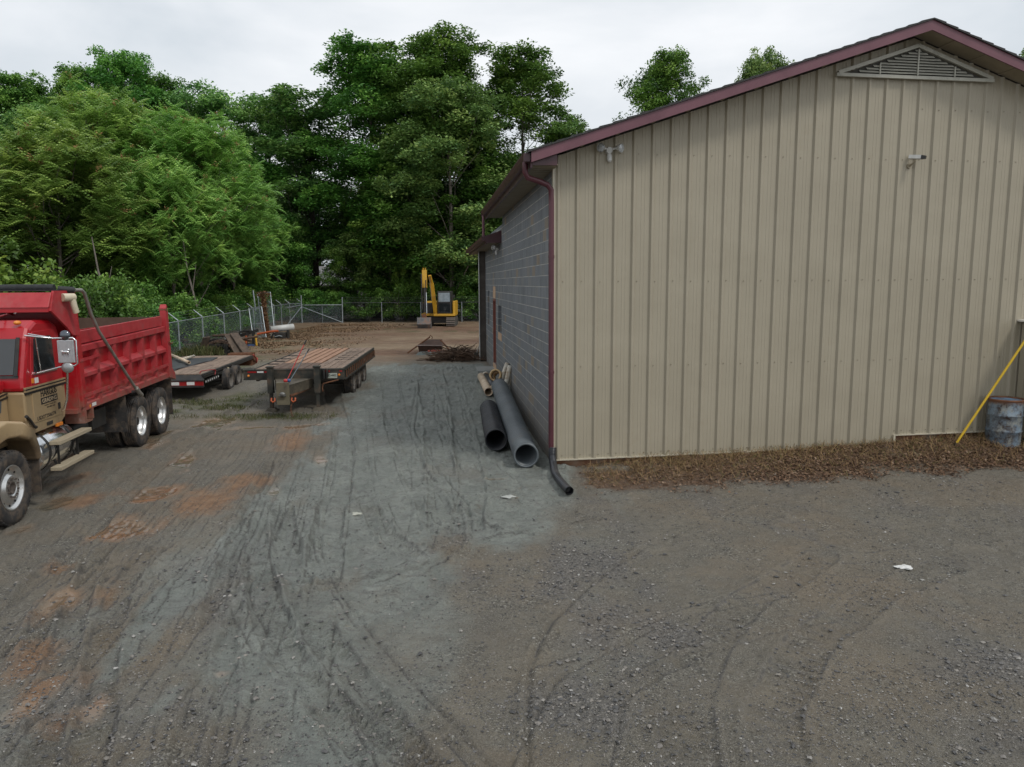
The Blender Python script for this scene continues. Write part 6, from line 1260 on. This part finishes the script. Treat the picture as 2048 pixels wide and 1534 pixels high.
M_barkG = mat('grey_bark', (.10, .085, .07), (.20, .175, .15), rough=.9, scale=3, stretch=(4, 4, .6), bump=.5)
M_barkD = mat('dark_bark', (.035, .028, .022), (.085, .07, .055), rough=.9, scale=3, stretch=(4, 4, .6), bump=.5)

def rand_dirs(r, n):
    v = r.normal(size=(n, 3)); return v/np.linalg.norm(v, axis=1)[:, None]
def leaf_quads(r, pos, L, Wd, tint, flat=.55):
    n = len(pos); nrm = rand_dirs(r, n); nrm[:, 2] = np.abs(nrm[:, 2])+flat; nrm /= np.linalg.norm(nrm, axis=1)[:, None]
    t = rand_dirs(r, n); t = t-nrm*(t*nrm).sum(1)[:, None]; t /= np.linalg.norm(t, axis=1)[:, None]; s_ = np.cross(nrm, t)
    q = np.array([(-1, 0), (-.1, -1), (1, 0), (-.1, 1)])*.5     # kite shaped leaf
    V = pos[:, None]+t[:, None]*(q[None, :, :1]*L[:, None, None])+s_[:, None]*(q[None, :, 1:]*Wd[:, None, None])
    V[:, 1] -= nrm*0; return V.reshape(-1, 3), np.repeat(np.clip(tint, 0, 1), 4)
def crown_points(r, h, base, rad, nclump, shape='round', seed=0):
    """clump centres on the skins of many overlapping domes: a billowing broadleaf crown with gaps between the domes"""
    H = h-base; L = [(0, 0, h-rad*.48, rad*.5)]
    nl = int(7+H/1.7)
    for i in range(nl):
        f = (i+.5)/nl; a = i*2.4+r.uniform(-.5, .5); rl = rad*r.uniform(.34, .54); z = base+rl*.7+f*(H-rl*1.5)
        env = rad*(.72+.35*math.sin(math.pi*min(1, f*1.15)**.8))-rl*.75
        if f > .75: env *= 1-(f-.75)*1.3
        L.append((env*math.cos(a), env*math.sin(a), z, rl))
    out = []
    while len(out) < nclump:
        x, y, z, rl = L[r.integers(len(L))]; d = rand_dirs(r, 1)[0]
        if d[2] < -.3 and r.random() < .7: continue
        k = r.uniform(.55, 1.0) if r.random() < .88 else r.uniform(1.0, 1.25)
        out.append((x+d[0]*rl*k, y+d[1]*rl*k, z+d[2]*rl*k*.85))
    return np.array(out)
def tree_mesh(seed, h, base, rad, nclump, nleaf, L, kind='broad', csize=None, gappy=.0):
    r = np.random.default_rng(seed); C = crown_points(r, h, base, rad, nclump); P = []; T = []
    csize = csize or rad*.24
    for c in C:
        if r.random() < gappy: continue
        s_ = csize*r.uniform(.6, 1.35); n = int(nleaf*r.uniform(.6, 1.3)); d = rand_dirs(r, n)*(r.random(n)**.45)[:, None]*np.array([1, 1, .62])*s_
        d[:, 2] -= (np.hypot(d[:, 0], d[:, 1])**2)/s_*.25; P.append(c+d)
        ct = r.normal(.42, .2); T.append(ct+.22*d[:, 2]/s_+r.normal(0, .13, n)+.12*(c[2]-base)/(h-base)-.06)  # tint lightens towards clump and crown tops, painting in light from above
    P = np.concatenate(P); T = np.concatenate(T); n = len(P)
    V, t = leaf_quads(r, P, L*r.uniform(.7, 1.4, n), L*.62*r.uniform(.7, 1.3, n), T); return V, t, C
def sumac_mesh(seed, h, base, rad, nros):
    r = np.random.default_rng(seed); C = crown_points(r, h, base, rad, nros); Vs = []; Ts = []; red = []
    for c in C:
        nf = r.integers(10, 15); ct = r.normal(.45, .15)
        for k in range(nf):
            a = r.uniform(0, 6.28); L = r.uniform(.42, .68); up = r.uniform(-.3, 1.5); nl = 6
            tt = np.linspace(.18, 1, nl); dx = np.cos(a)*tt*L; dy = np.sin(a)*tt*L; dz = up*tt*L-.9*(tt*L)**2
            ax = np.stack([dx, dy, dz], -1)+c; sd_ = np.array([-np.sin(a), np.cos(a), 0]); fw = np.array([np.cos(a)*.35, np.sin(a)*.35, -.1])
            w = .23*np.sin(np.pi*(tt*.8+.15))*(L/.65); 
            for sg in (-1, 1):
                tip = ax+sd_*sg*w[:, None]+fw*w[:, None]-np.array([0, 0, .35])*w[:, None]; mid = (ax+tip)/2; hw = np.array([np.cos(a), np.sin(a), 0])*.048
                V = np.stack([ax, mid-hw+[0, 0, .01], tip, mid+hw+[0, 0, .01]], 1); Vs.append(V.reshape(-1, 3)); Ts.append(np.repeat(np.clip(ct+.25*(c[2]-base)/(h-base)-.1+r.normal(0, .08), 0, 1), 4*nl))  # tint rises with height: light on the upper crown put into leaf colour
        if r.random() < .3 and c[2] > base+(h-base)*.35: red.append(c+np.array([0, 0, .16]))
    return np.concatenate(Vs), np.concatenate(Ts), C, np.array(red) if red else np.zeros((0, 3))
def trunk_mb(r, h, base, C, r0_, nl=18, lean=0.0):
    mb = MB(); k = 9; pts = []; top = h*.86; wob = r.normal(0, .12, (k, 2)).cumsum(0)*.5
    for i in range(k): f = i/(k-1); pts.append(Vector((wob[i, 0]*f+lean*(1-f)*0, wob[i, 1]*f, -.15+f*top)))
    rs = [r0_*(1-.85*(i/(k-1)))*(1.35 if i == 0 else 1) for i in range(k)]; mb.tube(pts, rs, 9)
    for c in C[r.permutation(len(C))[:nl]]:
        z0 = max(base*.55, c[2]-r.uniform(.18, .4)*h); z0 = min(z0, top*.95); f = (z0+.15)/top*(k-1); i = int(min(f, k-2)); a = pts[i].lerp(pts[i+1], min(1, f-i)); rr_ = r0_*(1-.85*f/(k-1))*.34
        c = Vector(c); m1 = a.lerp(c, .5)+Vector((r.normal(0, .15), r.normal(0, .15), -abs(c.z-a.z)*.08)); mb.tube([a, m1, c], [max(rr_, .03), max(rr_*.55, .02), .012], 6)
    return mb
PROTO = {}
def make_proto(key, name, kind, seed, h, base, rad, ncl, nleaf, L, m, bark, r0_, cs=None, gappy=0):
    e = bpy.data.objects.new(name, None); COL.objects.link(e); r = np.random.default_rng(seed+500)
    if kind == 'sumac': V, t, C, red = sumac_mesh(seed, h, base, rad, ncl)
    else: V, t, C = tree_mesh(seed, h, base, rad, ncl, nleaf, L, csize=cs, gappy=gappy); red = []
    tb = trunk_mb(r, h, base, C, r0_); tb.build('trunk', bark, e)
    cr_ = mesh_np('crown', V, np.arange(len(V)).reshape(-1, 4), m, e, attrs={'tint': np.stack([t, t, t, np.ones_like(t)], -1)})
    if len(red):
        n = len(red)*14; c = np.repeat(red, 14, 0)+r.normal(0, .09, (n, 3)); V2, t2 = leaf_quads(r, c, np.full(n, .15), np.full(n, .05), np.full(n, .5), 0)
        mesh_np('seed_heads', V2, np.arange(len(V2)).reshape(-1, 4), M_seed, e)
    PROTO[key] = [e, h, rad, False]; return e
M_seed = mat('seed_head', (.20, .11, .04), (.28, .16, .06), rough=.8, scale=2)
make_proto('oakA', 'oak_tree', 'b', 1, 24, 4.5, 4.6, 640, 120, .23, M_leafD, M_barkD, .28, .85)
make_proto('oakB', 'oak_tree', 'b', 2, 24, 5, 4.4, 560, 118, .23, M_leafD, M_barkG, .26, .88, .04)
make_proto('airy', 'slender_tree', 'b', 3, 22, 5, 3.4, 260, 105, .24, M_leafL, M_barkD, .22, .8, .08)
make_proto('maple', 'maple_tree', 'b', 4, 19, 3, 4.2, 520, 110, .22, M_leafL, M_barkG, .20, .8)
make_proto('young', 'young_tree', 'b', 5, 12, 1.2, 3.0, 120, 150, .22, M_leafD, M_barkG, .14, .85)
make_proto('young2', 'young_tree', 'b', 6, 10, .8, 3.0, 120, 140, .22, M_leafL, M_barkG, .12, .85)
make_proto('bush', 'bush', 'b', 7, 3.0, .0, 1.9, 60, 150, .15, M_leafD, M_barkG, .05, .55)
make_proto('bushb', 'bush', 'b', 8, 3.0, .0, 1.9, 60, 150, .15, M_leafB, M_barkG, .05, .5)
make_proto('sumacA', 'sumac_tree', 'sumac', 9, 13, 3.4, 4.8, 760, 0, 0, M_leafS, M_barkG, .17)
make_proto('sumacB', 'sumac_tree', 'sumac', 10, 10, 2.3, 4.2, 600, 0, 0, M_leafS, M_barkG, .13)
def put(key, x, y, h, rad, label, cat='tree', group=None, rz=None, zs=None):
    p = PROTO[key]
    if not p[3]: o = p[0]; p[3] = True
    else: o = copy_tree(p[0])
    o.location = (x, y, gzf(x, y) if zs is None else zs); s_ = rad/p[2]; o.scale = (s_, s_, h/p[1]); o.rotation_euler = (0, 0, random.uniform(0, 6.28) if rz is None else rz)
    tag(o, label, cat, group); return o
random.seed(5)
G1 = 'tall trees beyond the back fence'; G2 = 'sumac trees along the left fence'; G3 = 'undergrowth trees behind the fences'; G4 = 'bushes behind the fences'; G5 = 'treetops beyond the warehouse roof'
put('oakA', -11.6, 63.5, 22.7, 5.6, 'tall dark oak behind the gate, left half of the double summit', 'tree', G1, rz=.6)
put('oakA', -6.0, 62, 23.1, 5.4, 'tallest dark oak, rising directly above the excavator', 'tree', G1, rz=2.6)
put('oakB', .9, 64, 22.2, 5.0, 'round topped tree between the tallest oak and the maroon eave', 'tree', G1, rz=1)
put('maple', -4.6, 57.8, 18.4, 4.9, 'paler green maple in front of the tallest oak', 'tree', G1, rz=2)
put('airy', 4.4, 62, 15.9, 3.2, 'low sparse tree just above the front end of the gutter', 'tree', G1, rz=4)
put('airy', -17.0, 65, 19.1, 5.2, 'loose crowned tree left of the double summit', 'tree', G1, rz=3)
put('maple', -20.9, 66, 19.3, 4.6, 'feather topped maple between the sumacs and the oaks', 'tree', G1, rz=5)
put('maple', -25.0, 63, 19.3, 4.8, 'light green maple rising behind the right sumac', 'tree', G1, rz=.3)
put('oakB', -28.6, 64, 20.1, 3.6, 'narrow dark oak in the dip behind the sumacs', 'tree', G1, rz=1.2)
put('oakA', -31.2, 62, 21.9, 4.0, 'dark oak top standing highest behind the sumacs', 'tree', G1, rz=4.4)
put('oakB', -35.2, 62.5, 20.6, 3.1, 'dark wind-bent oak beside the highest one behind the sumacs', 'tree', G1, rz=2.2)
put('oakA', -39.0, 62, 20.1, 3.8, 'broad oak second from the left edge', 'tree', G1, rz=.2)
put('maple', -43.5, 61, 20.3, 4.5, 'grey green tree at the left edge of the picture', 'tree', G1, rz=3.3)
put('oakB', -48.5, 62, 20.8, 5, 'tree cut by the left edge behind the others', 'tree', G1, rz=3.9)
put('airy', -9.0, 66, 21.0, 5.4, 'tree filling the gap between the two tall oaks', 'tree', G1, rz=5.3)
put('maple', -33.5, 56, 16.2, 4.4, 'mid green maple crown between the left sumac and the dark oaks', 'tree', G1, rz=5.3)
put('oakB', -40.5, 52, 15.2, 4.8, 'dark leafy tree in shade at the far left', 'tree', G1, rz=1.3)
put('oakB', 12.4, 62, 21.3, 3.6, 'dark treetop above the roof slope, nearer the eave', 'tree', G5, rz=2)
put('maple', 20.2, 62, 21.7, 3.1, 'bright green treetop above the middle of the roof slope', 'tree', G5, rz=2)
put('airy', 42.0, 62, 21.4, 2.2, 'tiny treetop poking over the right roof slope', 'tree', G5, rz=1)
put('sumacA', -23.6, 44, 14.4, 5.4, 'largest sumac, its dome above the dump truck body', 'tree', G2, rz=.5)
put('sumacA', -18.3, 44, 12.9, 4.9, 'sumac with pale trunk right of the largest one', 'tree', G2, rz=3.0)
put('sumacB', -22.0, 36.5, 10.4, 4.9, 'nearest sumac leaning over the truck cab', 'tree', G2, rz=1.1)
put('sumacB', -17.4, 38.5, 9.4, 3.1, 'small sumac just behind the red tailgate', 'tree', G2, rz=4.2)
put('sumacA', -28.5, 43, 11.5, 4.6, 'sumac behind the nearest one at the left edge', 'tree', G2, rz=2.4)
put('sumacB', -26.8, 35, 8.2, 4.4, 'low sumac at the left edge', 'tree', G2, rz=5.4)
put('sumacB', -18.6, 50, 9.8, 3.6, 'farthest sumac, beside the leaning gate panels', 'tree', G2, rz=.9)
ytree = [(-29.5, 57, 12.5, 4.2), (-23.5, 59.5, 13.5, 4.2), (-20.8, 62, 13.5, 3.6), (-12.2, 66, 13, 3.6), (-8.5, 60.5, 12.5, 4), (-2.2, 61.5, 13.5, 4.2), (2.8, 62, 13, 4), (-20, 54, 9, 3.4), (-18.6, 59.5, 8.5, 2.8), (-11.9, 60.2, 7.6, 2.4), (-9.6, 59.6, 8.8, 3.2), (-5.6, 60, 7.2, 3), (-2.0, 59.5, 8.4, 3.2), (1.6, 60, 9.5, 3.4), (5.5, 61, 9, 3.4), (-11.5, 67, 11, 4), (-21.8, 70, 11, 3.6), (-6.5, 69, 12, 4.5), (-1.5, 69, 12, 4.5), (-24, 57, 9, 3.6), (-27, 51, 8, 3.4), (-23, 49, 7, 3), (-31, 50, 8, 4), (4.5, 70, 12, 4.5), (-28, 70, 12, 4.5), (-34, 68, 12, 4.5), (-40, 66, 12, 4.5), (-33, 44, 8, 3.8), (-3, 76, 14, 5), (-9, 76, 14, 5), (-25, 74, 13, 5)]
for i, (x, y, h, r_) in enumerate(ytree):
    put('young' if i % 3 else 'young2', x, y, h, r_, 'shaded young tree filling the dark understorey behind the fences', 'tree', G3)
bushes = [(-14.6, 30.5, 2.2, 1.2), (-15.4, 33.5, 2.6, 1.5), (-15.9, 37.4, 2.4, 1.4), (-16.3, 40.6, 2.4, 1.4), (-16.8, 44, 2.4, 1.5), (-17.4, 47.4, 2.8, 1.6), (-17.9, 51, 3, 1.7), (-17.6, 54, 3, 1.6), (-15.4, 57.8, 2.6, 1.5), (-13.2, 58, 2.4, 1.5), (-11, 57.7, 2.6, 1.6), (-8.6, 57.8, 2.9, 1.7), (-6.2, 57.8, 3, 1.6), (-3.8, 57.8, 2.8, 1.6), (-1.4, 57.8, 3.3, 1.8), (1.1, 57.8, 3.2, 1.8), (-17.5, 34, 3.2, 1.9), (-18.2, 41.5, 3.2, 1.9), (-19.5, 46, 3.2, 2), (-14.2, 27, 2.6, 1.3), (-20.5, 32, 3.4, 2), (-21, 38.5, 3.2, 2)]
for i, (x, y, h, r_) in enumerate(bushes):
    put('bush', x, y, h, r_, 'dark green bush among those lining the back of the fences', 'bush', G4)
put('bushb', -18.6, 26.6, 4.4, 2.5, 'bright yellow green bush above the rolled tarp of the truck', 'bush', None, rz=1)
put('bush', -14.3, 25.2, 3.4, 1.5, 'dark green bush behind the white plastic elbow of the truck', 'bush', None, rz=3)
put('bushb', -8.2, 59.0, 6.4, 1.1, 'single lit yellow green sapling left of the excavator arm', 'bush', None, rz=3)
put('oakA', -23.8, 93, 15, 7, 'tree standing behind the pale roofed house', 'tree', None, rz=2)
put('young', -13.9, 59.6, 6.2, 1.5, 'slim sapling in front of the pale roofed house', 'tree', None, rz=2)
put('young2', -18.0, 62.0, 8.6, 1.7, 'narrow shaded tree at the left end of the pale roofed house', 'tree', None, rz=2)
# bare stems and dead vines
for i, (x, y, h, lean) in enumerate(((-17.1, 32.5, 5.0, -1.1), (-15.2, 36.5, 5.2, -.8))):
    mb = MB(); mb.tube([(0, 0, 0), (lean*.3, 0, h*.35), (lean*.8, .1, h*.7), (lean, .2, h)], [.07, .058, .042, .022], 7); mb.tube([(lean*.5, 0, h*.5), (lean*.3, .2, h*.75)], [.03, .012], 5); mb.tube([(lean*.3, 0, h*.35), (lean*.3+.6, .1, h*.55)], [.025, .01], 5)
    o = mb.build('bare_stem', M_barkG); o.location = (x, y, .28); tag(o, 'bare grey leaning stem in the undergrowth above the dump body', 'tree stem', 'bare grey stems behind the dump truck')
